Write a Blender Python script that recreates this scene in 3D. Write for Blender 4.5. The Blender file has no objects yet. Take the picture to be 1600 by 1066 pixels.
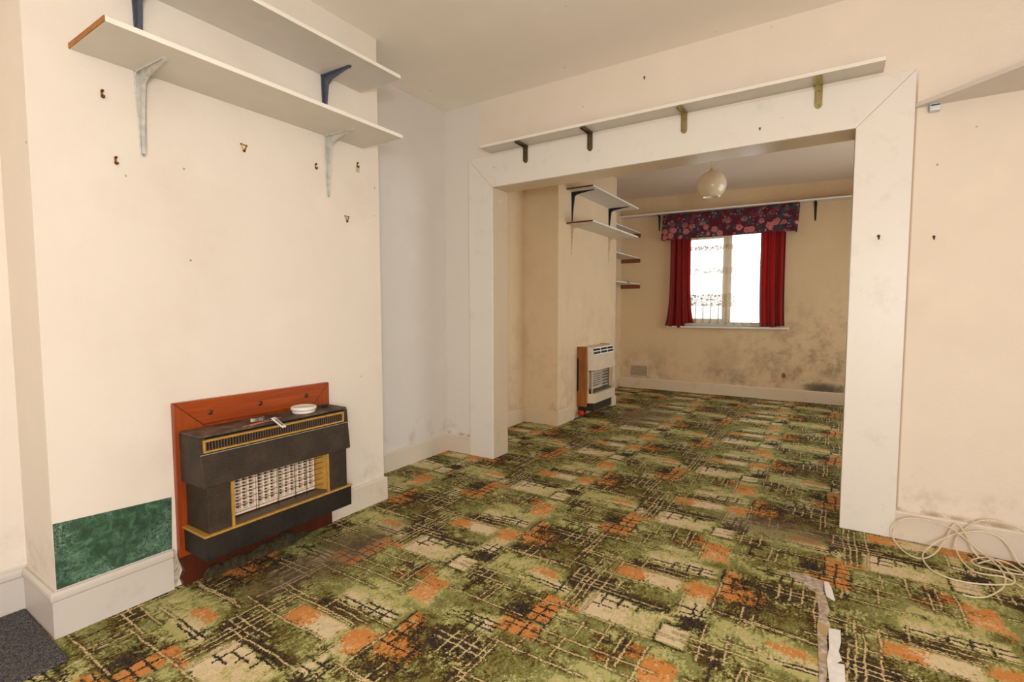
import bpy, bmesh, math, random
from mathutils import Vector, Matrix
random.seed(7)
scene = bpy.context.scene
COL = scene.collection
R = math.radians

# ------------------------------------------------------------------ node helpers
def srgb(r, g, b):
    f = lambda c: (c / 255 / 12.92) if c <= 10 else ((c / 255 + .055) / 1.055) ** 2.4
    return (f(r), f(g), f(b), 1.0)

class NT:
    """small expression builder on a material node tree"""
    def __init__(s, name):
        s.mat = bpy.data.materials.new(name); s.mat.use_nodes = True
        s.t = s.mat.node_tree; s.n = s.t.nodes; s.l = s.t.links
        s.b = s.n['Principled BSDF']; s.out = s.n['Material Output']
    def _in(s, sock, v):
        if isinstance(v, bpy.types.NodeSocket): s.l.new(v, sock)
        elif v is not None: sock.default_value = v
    def m(s, op, a, b=None, c=None, clamp=False):
        n = s.n.new('ShaderNodeMath'); n.operation = op; n.use_clamp = clamp
        for i, v in enumerate((a, b, c)):
            if v is not None: s._in(n.inputs[i], v)
        return n.outputs[0]
    def vm(s, op, a, b=None, c=None):
        n = s.n.new('ShaderNodeVectorMath'); n.operation = op
        for i, v in enumerate((a, b, c)):
            if v is not None: s._in(n.inputs[i], v)
        return n.outputs[0]
    def coord(s): return s.n.new('ShaderNodeTexCoord').outputs['Object']
    def sep(s, v):
        n = s.n.new('ShaderNodeSeparateXYZ'); s._in(n.inputs[0], v); return n.outputs
    def comb(s, x, y, z):
        n = s.n.new('ShaderNodeCombineXYZ')
        for i, v in enumerate((x, y, z)): s._in(n.inputs[i], v)
        return n.outputs[0]
    def noise(s, v, scale, detail=2., rough=.5, dist=0., color=False):
        n = s.n.new('ShaderNodeTexNoise'); s._in(n.inputs['Vector'], v)
        n.inputs['Scale'].default_value = scale; n.inputs['Detail'].default_value = detail
        n.inputs['Roughness'].default_value = rough; n.inputs['Distortion'].default_value = dist
        return n.outputs['Color' if color else 'Fac']
    def vor(s, v, scale, feature='F1', out='Distance', rnd=1.):
        n = s.n.new('ShaderNodeTexVoronoi'); n.feature = feature; s._in(n.inputs['Vector'], v)
        n.inputs['Scale'].default_value = scale; n.inputs['Randomness'].default_value = rnd
        return n.outputs[out]
    def ramp(s, f, stops, mode='LINEAR'):
        n = s.n.new('ShaderNodeValToRGB'); cr = n.color_ramp; cr.interpolation = mode
        while len(cr.elements) < len(stops): cr.elements.new(.5)
        for e, (p, c) in zip(cr.elements, stops): e.position = p; e.color = c
        s._in(n.inputs[0], f); return n.outputs[0]
    def mix(s, f, a, b):
        n = s.n.new('ShaderNodeMix'); n.data_type = 'RGBA'
        s._in(n.inputs[0], f); s._in(n.inputs[6], a); s._in(n.inputs[7], b); return n.outputs[2]
    def mixf(s, f, a, b):
        n = s.n.new('ShaderNodeMix'); n.data_type = 'FLOAT'
        s._in(n.inputs[0], f); s._in(n.inputs[2], a); s._in(n.inputs[3], b); return n.outputs[0]
    def step(s, x, a, b):           # smooth 0..1 between a and b
        n = s.n.new('ShaderNodeMapRange'); n.interpolation_type = 'SMOOTHSTEP'
        s._in(n.inputs[0], x); n.inputs[1].default_value = a; n.inputs[2].default_value = b
        return n.outputs[0]
    def bump(s, h, strength=.3, dist=.01):
        n = s.n.new('ShaderNodeBump'); n.inputs['Strength'].default_value = strength
        n.inputs['Distance'].default_value = dist; s._in(n.inputs['Height'], h)
        s.l.new(n.outputs[0], s.b.inputs['Normal'])
    def fin(s, color=None, rough=.6, metal=0., spec=None):
        s._in(s.b.inputs['Base Color'], color); s._in(s.b.inputs['Roughness'], rough)
        s._in(s.b.inputs['Metallic'], metal)
        if spec is not None: s.b.inputs['Specular IOR Level'].default_value = spec
        return s.mat

def plain(name, c, rough=.6, metal=0., var=.08, scale=20., spec=None, bump=0.):
    """one colour with a little procedural unevenness"""
    t = NT(name); p = t.coord()
    n = t.noise(p, scale, 4, .6)
    d = tuple(x * (1 - 2.2 * var) for x in c[:3]) + (1,)
    l = tuple(min(1, x * (1 + 1.2 * var)) for x in c[:3]) + (1,)
    col = t.ramp(n, [(.3, d), (.7, l)])
    if bump: t.bump(t.noise(p, scale * 6, 3), bump, .004)
    return t.fin(col, rough, metal, spec)

def wall_mat(name, base, dirty=.25, extra=None, dirt_col=srgb(150, 115, 70), bump=.22):
    """papered and painted plaster: fine embossed relief, patchy age, sparse specks"""
    t = NT(name); p = t.coord(); x, y, z = t.sep(p)
    blot = t.noise(p, 1.3, 5, .6)
    c = t.mix(t.m('MULTIPLY', t.step(blot, .45, .8), dirty), base, dirt_col)
    pale = tuple(min(1, v * 1.05 + .01) for v in base[:3]) + (1,)
    c = t.mix(t.m('MULTIPLY', t.step(t.noise(p, 4.1, 3, .5), .5, .75), .5), c, pale)
    if extra: c = extra(t, c, p, x, y, z)
    # specks: old pin holes and fly spots
    v = t.vor(p, 9.); big = t.noise(p, 1.7, 2)
    sp = t.m('MULTIPLY', t.step(v, .055, .03), t.step(big, .52, .62))
    c = t.mix(t.m('MULTIPLY', sp, .65), c, srgb(95, 65, 35))
    # grime just above the skirting and scuffs near it
    g = t.m('MULTIPLY', t.step(z, .42, .12), t.step(t.noise(p, 6, 6, .7), .48, .72))
    c = t.mix(t.m('MULTIPLY', g, .35), c, srgb(140, 105, 65))
    h = t.m('ADD', t.m('MULTIPLY', t.noise(p, 75, 3, .55), .6), t.m('MULTIPLY', t.noise(p, 14, 3, .5), .6))
    t.bump(h, bump, .006)
    return t.fin(c, .75, 0, .25)

CREAM = srgb(232, 222, 208)
M = {}
def partition_extra(t, c, p, x, y, z):
    # the old white paint stops in a straight vertical line left of the opening
    w = t.step(t.m('ADD', x, t.m('MULTIPLY', t.noise(p, 30, 2), .01)), -2.203, -2.209)
    c = t.mix(w, c, srgb(228, 222, 213))
    # brown dirt in the joint beside the board and along the skirting top
    jn = t.m('MULTIPLY', t.m('MULTIPLY', t.step(x, .296, .286), t.step(x, .270, .282)), t.step(z, 2.22, 2.10))
    sk = t.m('MULTIPLY', t.step(z, .165, .142), t.step(t.noise(p, 12, 4, .6), .38, .58))
    return t.mix(t.m('MULTIPLY', t.m('MAXIMUM', jn, sk), .6), c, srgb(150, 110, 66))
def back_extra(t, c, p, x, y, z):
    n = t.noise(p, 5.5, 7, .7)
    d = t.step(t.vm('LENGTH', None), 0, 1) if False else None
    # brown damp staining low on the right
    a = t.m('MULTIPLY', t.step(x, -1.9, -.2), t.step(z, 1.7, .2))
    s1 = t.m('MULTIPLY', a, t.step(n, .44, .68))
    c = t.mix(t.m('MULTIPLY', s1, .6), c, srgb(128, 92, 58))
    n2 = t.noise(p, 2.2, 6, .65)
    low = t.m('MULTIPLY', t.step(z, .75, .15), t.step(n2, .45, .62))
    c = t.mix(t.m('MULTIPLY', low, .5), c, srgb(120, 100, 76))
    # black mould above the skirting at the right
    ex = t.m('DIVIDE', t.m('ADD', x, .06), .30); ez = t.m('DIVIDE', t.m('SUBTRACT', z, .175), .09)
    r2 = t.m('ADD', t.m('MULTIPLY', ex, ex), t.m('MULTIPLY', ez, ez))
    mould = t.step(t.m('ADD', r2, t.m('MULTIPLY', t.noise(p, 11, 6, .75), 1.6)), 1.75, .75)
    c = t.mix(t.m('MULTIPLY', mould, .82), c, srgb(52, 46, 42))
    # a knocked patch of bare plaster
    ex = t.m('DIVIDE', t.m('ADD', x, .485), .025); ez = t.m('DIVIDE', t.m('SUBTRACT', z, .30), .035)
    r2 = t.m('ADD', t.m('MULTIPLY', ex, ex), t.m('MULTIPLY', ez, ez))
    k = t.step(t.m('ADD', r2, t.m('MULTIPLY', n, .8)), 1.4, 1.1)
    return t.mix(k, c, srgb(142, 92, 60))
def rearleft_extra(t, c, p, x, y, z):
    n = t.noise(p, 3.0, 6, .65)
    k = t.m('MULTIPLY', t.step(n, .46, .66), t.step(z, 1.9, .3))
    return t.mix(t.m('MULTIPLY', k, .28), c, srgb(164, 136, 100))
M['wall'] = wall_mat('cream_wall', CREAM, .16)
M['alcove'] = wall_mat('white_alcove_wall', srgb(224, 219, 211), .08)
M['part'] = wall_mat('partition_wall', srgb(234, 222, 205), .12, partition_extra)
M['rear'] = wall_mat('rear_wall_paint', srgb(228, 204, 168), .2, rearleft_extra)
M['back'] = wall_mat('stained_rear_wall', srgb(224, 196, 156), .2, back_extra, bump=.3)
M['ceil'] = wall_mat('ceiling_paint', srgb(250, 241, 229), .04, bump=.16)
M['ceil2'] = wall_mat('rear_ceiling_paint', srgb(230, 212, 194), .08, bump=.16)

def gloss_mat(name, c, rough, dirt=.3):
    t = NT(name); p = t.coord(); x, y, z = t.sep(p)
    d = t.m('MULTIPLY', t.step(t.noise(p, 7, 7, .72), .52, .78), dirt)
    c2 = t.mix(d, c, srgb(150, 118, 80))
    v = t.m('MULTIPLY', t.step(t.vor(p, 16.), .07, .035), t.step(t.noise(p, 2.5, 2), .5, .6))
    c2 = t.mix(t.m('MULTIPLY', v, .7), c2, srgb(90, 60, 35))
    t.bump(t.noise(p, 26, 3), .08, .004)
    return t.fin(c2, rough, 0, .45)
M['trim'] = gloss_mat('old_white_gloss', srgb(233, 227, 218), .38, .18)
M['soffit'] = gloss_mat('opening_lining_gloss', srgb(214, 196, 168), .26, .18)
M['skirt'] = gloss_mat('skirting_gloss', srgb(208, 200, 190), .42, .22)
M['skirt_old'] = gloss_mat('dirty_skirting_gloss', srgb(220, 208, 190), .5, .45)
M['laminate'] = plain('white_laminate', srgb(220, 212, 202), .5, 0, .02, 8)
M['laminate_edge'] = plain('shelf_front_edge', srgb(240, 234, 222), .45, 0, .02, 8)
M['chip_end'] = plain('bare_chipboard_end', srgb(176, 116, 58), .8, 0, .18, 120, bump=.2)
M['brown_end'] = plain('dark_brown_edge', srgb(120, 62, 34), .6, 0, .1, 30)
M['batten'] = plain('brown_batten', srgb(134, 72, 38), .55, 0, .12, 30)
M['grey_metal'] = plain('grey_painted_bracket', srgb(206, 205, 196), .42, .1, .1, 40)
M['blue_metal'] = plain('blue_grey_bracket', srgb(84, 92, 104), .42, .1, .08, 40)
M['dark_metal'] = plain('dark_blue_bracket', srgb(40, 50, 58), .45, .3, .08, 40)
M['cream_metal'] = plain('painted_over_bracket', srgb(214, 194, 158), .55, 0, .06, 40)
M['zinc'] = plain('galvanised_angle', srgb(104, 94, 70), .38, .6, .12, 50)
M['zinc_bright'] = plain('bright_zinc', srgb(170, 158, 116), .3, .8, .1, 60)
M['brass'] = plain('brass', srgb(176, 128, 48), .35, .8, .15, 90)
M['brass_dark'] = plain('tarnished_brass', srgb(86, 62, 30), .45, .6, .2, 90)
M['steel'] = plain('chrome_steel', srgb(190, 190, 190), .2, 1., .05, 60)
M['gold'] = plain('gold_trim', srgb(200, 156, 74), .4, .3, .1, 40)
M['black'] = plain('black_void', srgb(18, 16, 15), .7, 0, .1, 30)
M['white_plastic'] = plain('white_plastic', srgb(228, 224, 214), .4, 0, .03, 30)
M['grey_plastic'] = plain('white_bracket_plastic', srgb(214, 218, 222), .4, 0, .03, 30)
M['red'] = plain('red_plastic', srgb(190, 32, 20), .4, 0, .08, 40)
M['cable'] = plain('cream_cable', srgb(226, 212, 180), .45, 0, .06, 60)
M['wire'] = plain('guard_wire', srgb(70, 62, 54), .35, .8, .1, 60)
M['radiant'] = plain('fireclay_radiant', srgb(236, 216, 194), .8, 0, .06, 60)
M['clay_dark'] = plain('dark_brown_backing', srgb(96, 66, 48), .85, 0, .2, 40)  # plain dark brown behind the radiants and in their slots
M['cream_enamel'] = plain('cream_enamel', srgb(214, 196, 166), .42, 0, .05, 12)
M['heater_dark'] = plain('heater_dark_plinth', srgb(48, 38, 28), .55, 0, .15, 30)

def charcoal(name, c, dusty):
    t = NT(name); p = t.coord(); n = t.noise(p, 160, 2, .6)
    c1 = t.ramp(n, [(.35, tuple(v * .7 for v in c[:3]) + (1,)), (.65, tuple(v * 1.25 for v in c[:3]) + (1,))])
    d = t.step(t.noise(p, 9, 6, .7), .42, .66)
    c2 = t.mix(t.m('MULTIPLY', d, dusty), c1, srgb(136, 108, 84))
    t.bump(n, .25, .003)
    return t.fin(c2, .6, 0, .35)
M['charcoal'] = charcoal('charcoal_enamel', srgb(52, 43, 34), .10)
M['charcoal_top'] = charcoal('dusty_charcoal_top', srgb(64, 54, 47), .62)
M['charcoal_dark'] = charcoal('black_base', srgb(30, 27, 24), .05)
M['slat'] = plain('grille_slat_brown', srgb(84, 68, 54), .5, 0, .12, 60)

def wood_mat(name, a, b, scale, axis, rough):
    t = NT(name); p = t.coord()
    sc = [scale] * 3; sc[axis] = scale * .07
    q = t.vm('MULTIPLY', p, tuple(sc))
    g = t.noise(q, 1., 5, .6, .8)
    c = t.ramp(g, [(.3, a), (.7, b)])
    blot = t.step(t.noise(p, 3.5, 3), .4, .7)
    c = t.mix(t.m('MULTIPLY', blot, .3), c, a)
    return t.fin(c, rough, 0, .5)
M['panel_wood'] = wood_mat('orange_varnished_wood', srgb(132, 50, 9), srgb(172, 76, 20), 45, 1, .35)
M['panel_side'] = wood_mat('orange_varnished_wood_upright', srgb(130, 50, 10), srgb(164, 74, 22), 45, 2, .35)
M['panel_low'] = wood_mat('shaded_red_brown_wood', srgb(58, 22, 10), srgb(92, 36, 14), 40, 2, .4)  # red-brown board, its colour also darkened for the shade under the fire
M['heater_wood'] = wood_mat('teak_effect', srgb(124, 66, 18), srgb(172, 104, 42), 70, 2, .45)

def marble():
    t = NT('green_marble_vinyl'); p = t.coord()
    n = t.noise(p, 30, 7, .66, .8)
    c = t.ramp(n, [(.3, srgb(34, 56, 42)), (.5, srgb(52, 84, 64)), (.62, srgb(80, 114, 92)), (.78, srgb(116, 148, 126))])
    w = t.vm('ADD', p, t.vm('MULTIPLY', t.noise(p, 11, 4, .6, color=True), (.13, .13, .13)))
    for sc, wd, k in ((14., .018, .55), (30., .03, .5), (58., .05, .35)):
        e = t.vor(w, sc, 'DISTANCE_TO_EDGE')
        v = t.m('MULTIPLY', t.step(e, wd, .0), t.step(t.noise(p, 9., 3), .42, .60))
        c = t.mix(t.m('MULTIPLY', v, k), c, srgb(160, 196, 176))
    return t.fin(c, .35, 0, .5)
M['marble'] = marble()

def mat_mat():
    t = NT('grey_carpet_mat'); p = t.coord()
    v = t.vor(p, 190.)
    c = t.ramp(v, [(.1, srgb(132, 128, 128)), (.55, srgb(70, 68, 72))])
    c = t.mix(t.step(t.noise(p, 90, 3), .5, .7), c, srgb(112, 102, 92))
    t.bump(v, .7, .006)
    return t.fin(c, .95, 0, .1)
M['mat'] = mat_mat()

def velvet():
    t = NT('red_velvet'); p = t.coord()
    n = t.noise(t.vm('MULTIPLY', p, (60, 60, 4)), 1., 3)
    c = t.ramp(n, [(.3, srgb(112, 8, 14)), (.7, srgb(152, 16, 24))])
    t.fin(c, .75, 0, .2)
    t.b.inputs['Sheen Weight'].default_value = .8; t.b.inputs['Sheen Tint'].default_value = (1., .55, .5, 1)
    tr = t.n.new('ShaderNodeBsdfTranslucent'); tr.inputs[0].default_value = srgb(235, 10, 14)
    mx = t.n.new('ShaderNodeMixShader'); mx.inputs[0].default_value = .38
    t.l.new(t.b.outputs[0], mx.inputs[1]); t.l.new(tr.outputs[0], mx.inputs[2]); t.l.new(mx.outputs[0], t.out.inputs[0])
    return t.mat
M['velvet'] = velvet()

def floral():
    t = NT('dark_floral_print'); p = t.coord(); x, y, z = t.sep(p)
    q = t.comb(x, z, 0.)
    # burgundy and navy ground in a small lattice
    lat = t.m('MULTIPLY', t.m('SINE', t.m('MULTIPLY', t.m('ADD', x, z), 210.)), t.m('SINE', t.m('MULTIPLY', t.m('SUBTRACT', x, z), 210.)))
    c = t.mix(t.step(lat, .1, .6), srgb(74, 34, 46), srgb(150, 58, 72))
    c = t.mix(t.step(t.noise(q, 9, 4), .46, .6), c, srgb(68, 74, 82))
    # leaves
    lv = t.vor(q, 26.)
    c = t.mix(t.m('MULTIPLY', t.step(lv, .36, .24), t.step(t.noise(q, 8, 2), .47, .56)), c, srgb(134, 148, 146))
    wob = t.vm('ADD', q, t.vm('MULTIPLY', t.noise(q, 40, 2, color=True), (.012, .012, 0)))
    # roses with ringed petals
    f = t.vor(wob, 11.5, rnd=.85)
    on = t.m('GREATER_THAN', t.sep(t.vor(wob, 11.5, out='Color', rnd=.85))[0], .25)
    lowz = t.step(z, .25, .09)
    msk = t.m('MULTIPLY', t.m('MULTIPLY', t.step(f, .50, .42), on), t.m('ADD', t.m('MULTIPLY', lowz, .85), .15))
    ring = t.step(t.m('SINE', t.m('ADD', t.m('MULTIPLY', f, 75.), t.m('MULTIPLY', t.noise(q, 60, 2), 6.))), -.3, .5)
    c = t.mix(msk, c, t.mix(ring, srgb(158, 62, 72), srgb(236, 160, 150)))
    sm = t.vor(wob, 30., rnd=1.)
    on2 = t.m('GREATER_THAN', t.sep(t.vor(wob, 30., out='Color', rnd=1.))[1], .72)
    c = t.mix(t.m('MULTIPLY', t.step(sm, .34, .26), on2), c, srgb(206, 92, 92))
    t.fin(c, .85, 0, .15)
    tr = t.n.new('ShaderNodeBsdfTranslucent'); t.l.new(c, tr.inputs[0])
    mx = t.n.new('ShaderNodeMixShader'); mx.inputs[0].default_value = .18
    t.l.new(t.b.outputs[0], mx.inputs[1]); t.l.new(tr.outputs[0], mx.inputs[2]); t.l.new(mx.outputs[0], t.out.inputs[0])
    return t.mat
M['floral'] = floral()

def lace():
    t = NT('white_net_lace'); p = t.coord(); x, y, z = t.sep(p)
    z = t.m('ADD', z, .915)
    def band(z0, hw): return t.step(t.m('ABSOLUTE', t.m('SUBTRACT', z, z0)), hw, hw * .7)
    mot = t.step(t.vor(t.comb(x, z, 0.), 27.), .52, .30)
    mot2 = t.step(t.noise(t.comb(x, z, 0.), 70, 3), .42, .55)
    m = t.m('MULTIPLY', t.m('MAXIMUM', mot, t.m('MULTIPLY_ADD', mot2, .5, .35)), t.m('MAXIMUM', t.m('MAXIMUM', band(1.90, .035), t.m('MULTIPLY', band(1.60, .05), .8)), band(1.22, .10)))
    lft = t.m('MULTIPLY_ADD', t.step(x, .18, .02), .6, .4)          # fuller gathers on the left half
    gath = t.m('MULTIPLY', t.step(t.m('SINE', t.m('MULTIPLY_ADD', x, 66., 1.)), .45, .95), t.m('MULTIPLY_ADD', t.step(z, 1.30, 1.10), .7, .15))
    dens = t.m('ADD', .34, t.m('MULTIPLY', t.m('MULTIPLY', t.m('MAXIMUM', m, gath), .655), lft), None, True)
    tp = t.n.new('ShaderNodeBsdfTransparent')
    tl = t.n.new('ShaderNodeBsdfTranslucent'); tl.inputs[0].default_value = srgb(226, 214, 190)
    df = t.n.new('ShaderNodeBsdfDiffuse'); df.inputs[0].default_value = srgb(206, 190, 160)
    a = t.n.new('ShaderNodeMixShader'); a.inputs[0].default_value = .97
    t.l.new(tl.outputs[0], a.inputs[1]); t.l.new(df.outputs[0], a.inputs[2])
    b = t.n.new('ShaderNodeMixShader'); t.l.new(dens, b.inputs[0])
    t.l.new(tp.outputs[0], b.inputs[1]); t.l.new(a.outputs[0], b.inputs[2]); t.l.new(b.outputs[0], t.out.inputs[0])
    return t.mat
M['lace'] = lace()

def glass(name, tint=(1, 1, 1, 1), refl=.08):
    t = NT(name)
    tp = t.n.new('ShaderNodeBsdfTransparent'); tp.inputs[0].default_value = tint
    gl = t.n.new('ShaderNodeBsdfGlossy'); gl.inputs['Roughness'].default_value = .03
    lw = t.n.new('ShaderNodeLayerWeight'); lw.inputs[0].default_value = .3
    mx = t.n.new('ShaderNodeMixShader'); t.l.new(t.m('MULTIPLY', lw.outputs[0], refl * 4, None, True), mx.inputs[0])
    t.l.new(tp.outputs[0], mx.inputs[1]); t.l.new(gl.outputs[0], mx.inputs[2]); t.l.new(mx.outputs[0], t.out.inputs[0])
    return t.mat
M['glass'] = glass('window_glass')
M['heater_glass'] = glass('heater_glass', (.93, .94, .94, 1), .05)
M['skirt_rear'] = gloss_mat('rear_skirting_gloss', srgb(222, 200, 168), .5, .4)
M['reflector'] = plain('heater_reflector', srgb(176, 164, 150), .35, .3, .08, 30)

def opal():
    t = NT('opal_glass'); t.fin(srgb(222, 202, 168), .12, 0, .5)
    t.b.inputs['Coat Weight'].default_value = .4
    t.b.inputs['Subsurface Weight'].default_value = 0
    return t.mat
M['opal'] = opal()

def debris():
    t = NT('grey_dust_rubble'); p = t.coord()
    n = t.noise(p, 60, 5, .7)
    c = t.ramp(n, [(.3, srgb(44, 38, 26)), (.6, srgb(84, 74, 54)), (.8, srgb(120, 108, 84))])
    t.bump(n, 1., .01)
    return t.fin(c, 1., 0, .1)
M['debris'] = debris()
def concrete():
    t = NT('bare_cement_strip'); p = t.coord()
    n = t.noise(p, 40, 6, .7); n2 = t.noise(p, 9, 4)
    c = t.ramp(n, [(.3, srgb(124, 106, 90)), (.5, srgb(178, 162, 144)), (.68, srgb(222, 212, 200))])
    c = t.mix(t.step(n2, .5, .65), c, srgb(186, 158, 112))
    t.bump(n, .6, .006)
    return t.fin(c, .9, 0, .2)
M['cement'] = concrete()
M['paper'] = plain('torn_white_strip', srgb(236, 230, 224), .7, 0, .05, 50, bump=.15)
M['plaster'] = plain('broken_plaster', srgb(206, 190, 166), .95, 0, .2, 60, bump=.8)

# ------------------------------------------------------------------ the carpet
def carpet():
    t = NT('patterned_carpet'); p0 = t.coord()
    vn = t.n.new('ShaderNodeTexVoronoi'); vn.voronoi_dimensions = '2D'; vn.inputs['Scale'].default_value = 205.; t.l.new(p0, vn.inputs['Vector'])
    p = vn.outputs['Position']                                   # every tuft takes one colour
    rnd_t = t.sep(vn.outputs['Color'])[0]
    PX, PY = .906, .928
    # tufts wander a little, which makes every edge of the pattern ragged
    wv = t.noise(p, 26, 3, .6, color=True)
    q = t.vm('ADD', p, t.vm('MULTIPLY', t.vm('SUBTRACT', wv, (.5, .5, .5)), (.013, .013, 0)))
    X, Y, _ = t.sep(q)
    tuft = t.noise(t.vm('MULTIPLY', p, (1.7, .6, 1.)), 62, 3, .65)       # feathered streaks
    mid = t.noise(p, 22, 4, .62)
    nz = t.m('ADD', t.m('ADD', t.m('MULTIPLY', t.m('SUBTRACT', tuft, .5), .8), t.m('MULTIPLY', t.m('SUBTRACT', mid, .5), .75)), t.m('MULTIPLY', t.m('SUBTRACT', rnd_t, .5), .16))
    edge = t.m('MULTIPLY', nz, .19)
    def du(c): return t.m('WRAP', t.m('SUBTRACT', X, c), PX / 2, -PX / 2)
    def dv(c): return t.m('WRAP', t.m('SUBTRACT', Y, c), PY / 2, -PY / 2)
    T = t.m('MULTIPLY_ADD', t.m('SUBTRACT', t.noise(p, 6.5, 3, .55), .5), 1.25, .55); O = t.m('ADD', 0., 0.)
    # u0 u1 v0 v1  tone(start,end) axis  family(0 green, 1 orange)  softness
    P = [
     (-.03, .30, .27, .46, .34, .62, 'u', 0, .05), (.25, .47, .30, .43, .62, .80, 'u', 0, .04),
     (.235, .53, .262, .36, .96, .74, 'v', 0, .012), (.20, .46, .185, .258, .16, .42, 'u', 0, .02),
     (.25, .425, .07, .178, .95, .90, 'u', 0, .008), (.165, .285, .075, .175, .66, .80, 'u', 1, .03),
     (.445, .56, -.07, .25, .93, .52, 'v', 0, .012), (.445, .56, .09, .20, .80, .66, 'v', 1, .03),
     (.565, .755, .055, .37, .66, .38, 'u', 1, .03), (.63, .74, .24, .37, .22, .42, 'u', 0, .05),
     (.62, .86, .40, .495, .60, .96, 'u', 0, .015), (.70, .885, .245, .365, .05, .18, 'u', 0, .03),
     (.73, .95, .05, .21, .36, .24, 'v', 0, .05), (.58, .88, .79, .945, .70, .62, 'u', 0, .05),
     (.58, .82, .95, 1.06, .18, .42, 'u', 0, .04), (.83, .97, -.05, .12, .46, .28, 'u', 0, .04),
     (-.25, .085, .755, .85, .74, .97, 'u', 0, .03), (-.18, -.02, .845, .885, .74, .74, 'u', 1, .04),
     (.74, .90, .555, .72, .60, .26, 'u', 0, .04), (.835, .912, .54, .635, .04, .04, 'u', 0, .04),
     (.0, .092, .555, .728, .62, .68, 'u', 1, .008), (-.065, .105, .452, .54, .62, .66, 'u', 1, .012),
     (.05, .165, .667, .722, .60, .62, 'u', 1, .012), (.03, .215, .825, .97, .10, .16, 'u', 0, .02),
     (.09, .16, .73, .82, .50, .30, 'v', 0, .02), (.15, .43, .685, .855, .97, .74, 'u', 0, .008),
     (.21, .425, .858, .915, .06, .26, 'v', 0, .012), (.24, .435, .925, .995, .36, .56, 'u', 0, .03),
     (.436, .527, .682, .79, .95, .93, 'u', 0, .006), (.475, .58, .80, .87, .02, .04, 'u', 0, .012),
     (.555, .665, .645, .755, .24, .10, 'u', 0, .015), (.59, .74, .76, .87, .74, .66, 'u', 0, .03),
     (.10, .29, .555, .668, .70, .40, 'u', 0, .02), (.27, .36, .48, .56, .30, .30, 'u', 1, .02),
     (.345, .435, .55, .64, .36, .56, 'u', 1, .015), (.43, .565, .59, .665, .72, .62, 'u', 0, .02),
     (.43, .552, .425, .592, .92, .60, 'v', 1, .02), (.11, .28, .455, .545, .46, .50, 'u', 0, .03),
     (.56, .75, .48, .64, .58, .36, 'u', 0, .05), (.28, .43, .375, .475, .78, .62, 'u', 0, .03),
    ]
    for (u0, u1, v0, v1, a, b, ax, fam, soft) in P:
        cu, cv = (u0 + u1) / 2, (v0 + v1) / 2
        U, V = du(cu), dv(cv)
        d = t.m('MAXIMUM', t.m('SUBTRACT', t.m('ABSOLUTE', U), (u1 - u0) / 2), t.m('SUBTRACT', t.m('ABSOLUTE', V), (v1 - v0) / 2))
        soft *= 1.8
        k = t.m('MULTIPLY_ADD', t.m('MULTIPLY_ADD', edge, min(1., .2 + soft * 18), d), -1. / soft, .5, True)
        g, L = (U, u1 - u0) if ax == 'u' else (V, v1 - v0)
        tone = t.m('MULTIPLY_ADD', g, (b - a) / L, (a + b) / 2)
        T = t.mixf(k, T, tone); O = t.mixf(k, O, float(fam))
    # drawn lines: long weft lines and short warp lines
    wob = t.m('MULTIPLY', t.m('SUBTRACT', t.noise(p, 4.5, 3), .5), .030)
    def lines(L, hw):
        acc = None
        for (u0, u1, v0, v1) in L:
            d = t.m('MAXIMUM', t.m('SUBTRACT', t.m('ABSOLUTE', du((u0 + u1) / 2)), max(hw, (u1 - u0) / 2)),
                    t.m('SUBTRACT', t.m('ABSOLUTE', dv((v0 + v1) / 2)), max(hw, (v1 - v0) / 2)))
            acc = d if acc is None else t.m('MINIMUM', acc, d)
        return acc
    h = lambda u0, u1, v: (u0, u1, v, v)
    w = lambda u, v0, v1: (u, u, v0, v1)
    Lb = [h(-.13, .07, .80), h(-.10, .05, .782), h(.15, .40, .858), h(.45, .565, .895), h(.24, .53, .292), h(.66, .86, .447), h(.70, .86, .425),
          h(.56, .66, .25), h(.56, .65, .31), h(.56, .72, .19), h(.0, .095, .64), h(.0, .095, .598), h(-.06, .1, .551), h(-.05, .1, .498),
          w(.022, .755, .85), w(.045, .555, .68), w(.002, .54, .73), w(.093, .50, .60), w(-.012, .45, .55), w(.04, .45, .54),
          w(.508, .80, .97), w(.418, .25, .33), w(.472, .25, .33), w(.80, .37, .46), w(.76, .38, .44), w(.602, .19, .31), w(.642, .24, .31), w(.56, .05, .37),
          w(.203, .75, .87), w(.262, .79, .86), h(.20, .30, .815), h(.17, .25, .775), w(.33, .80, .85), h(.30, .40, .842), w(.70, .12, .30), h(.64, .78, .13), h(-.06, .03, .525), h(.435, .54, .93), w(.54, .85, .96), h(.36, .52, .318), w(.36, .26, .31), h(.70, .86, .47), w(.36, .56, .64), h(.30, .43, .585), w(.62, .55, .66), h(.84, .93, .60), w(.875, .54, .68), h(.44, .53, .795), h(.43, .53, .678), w(.43, .68, .79)]
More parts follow.
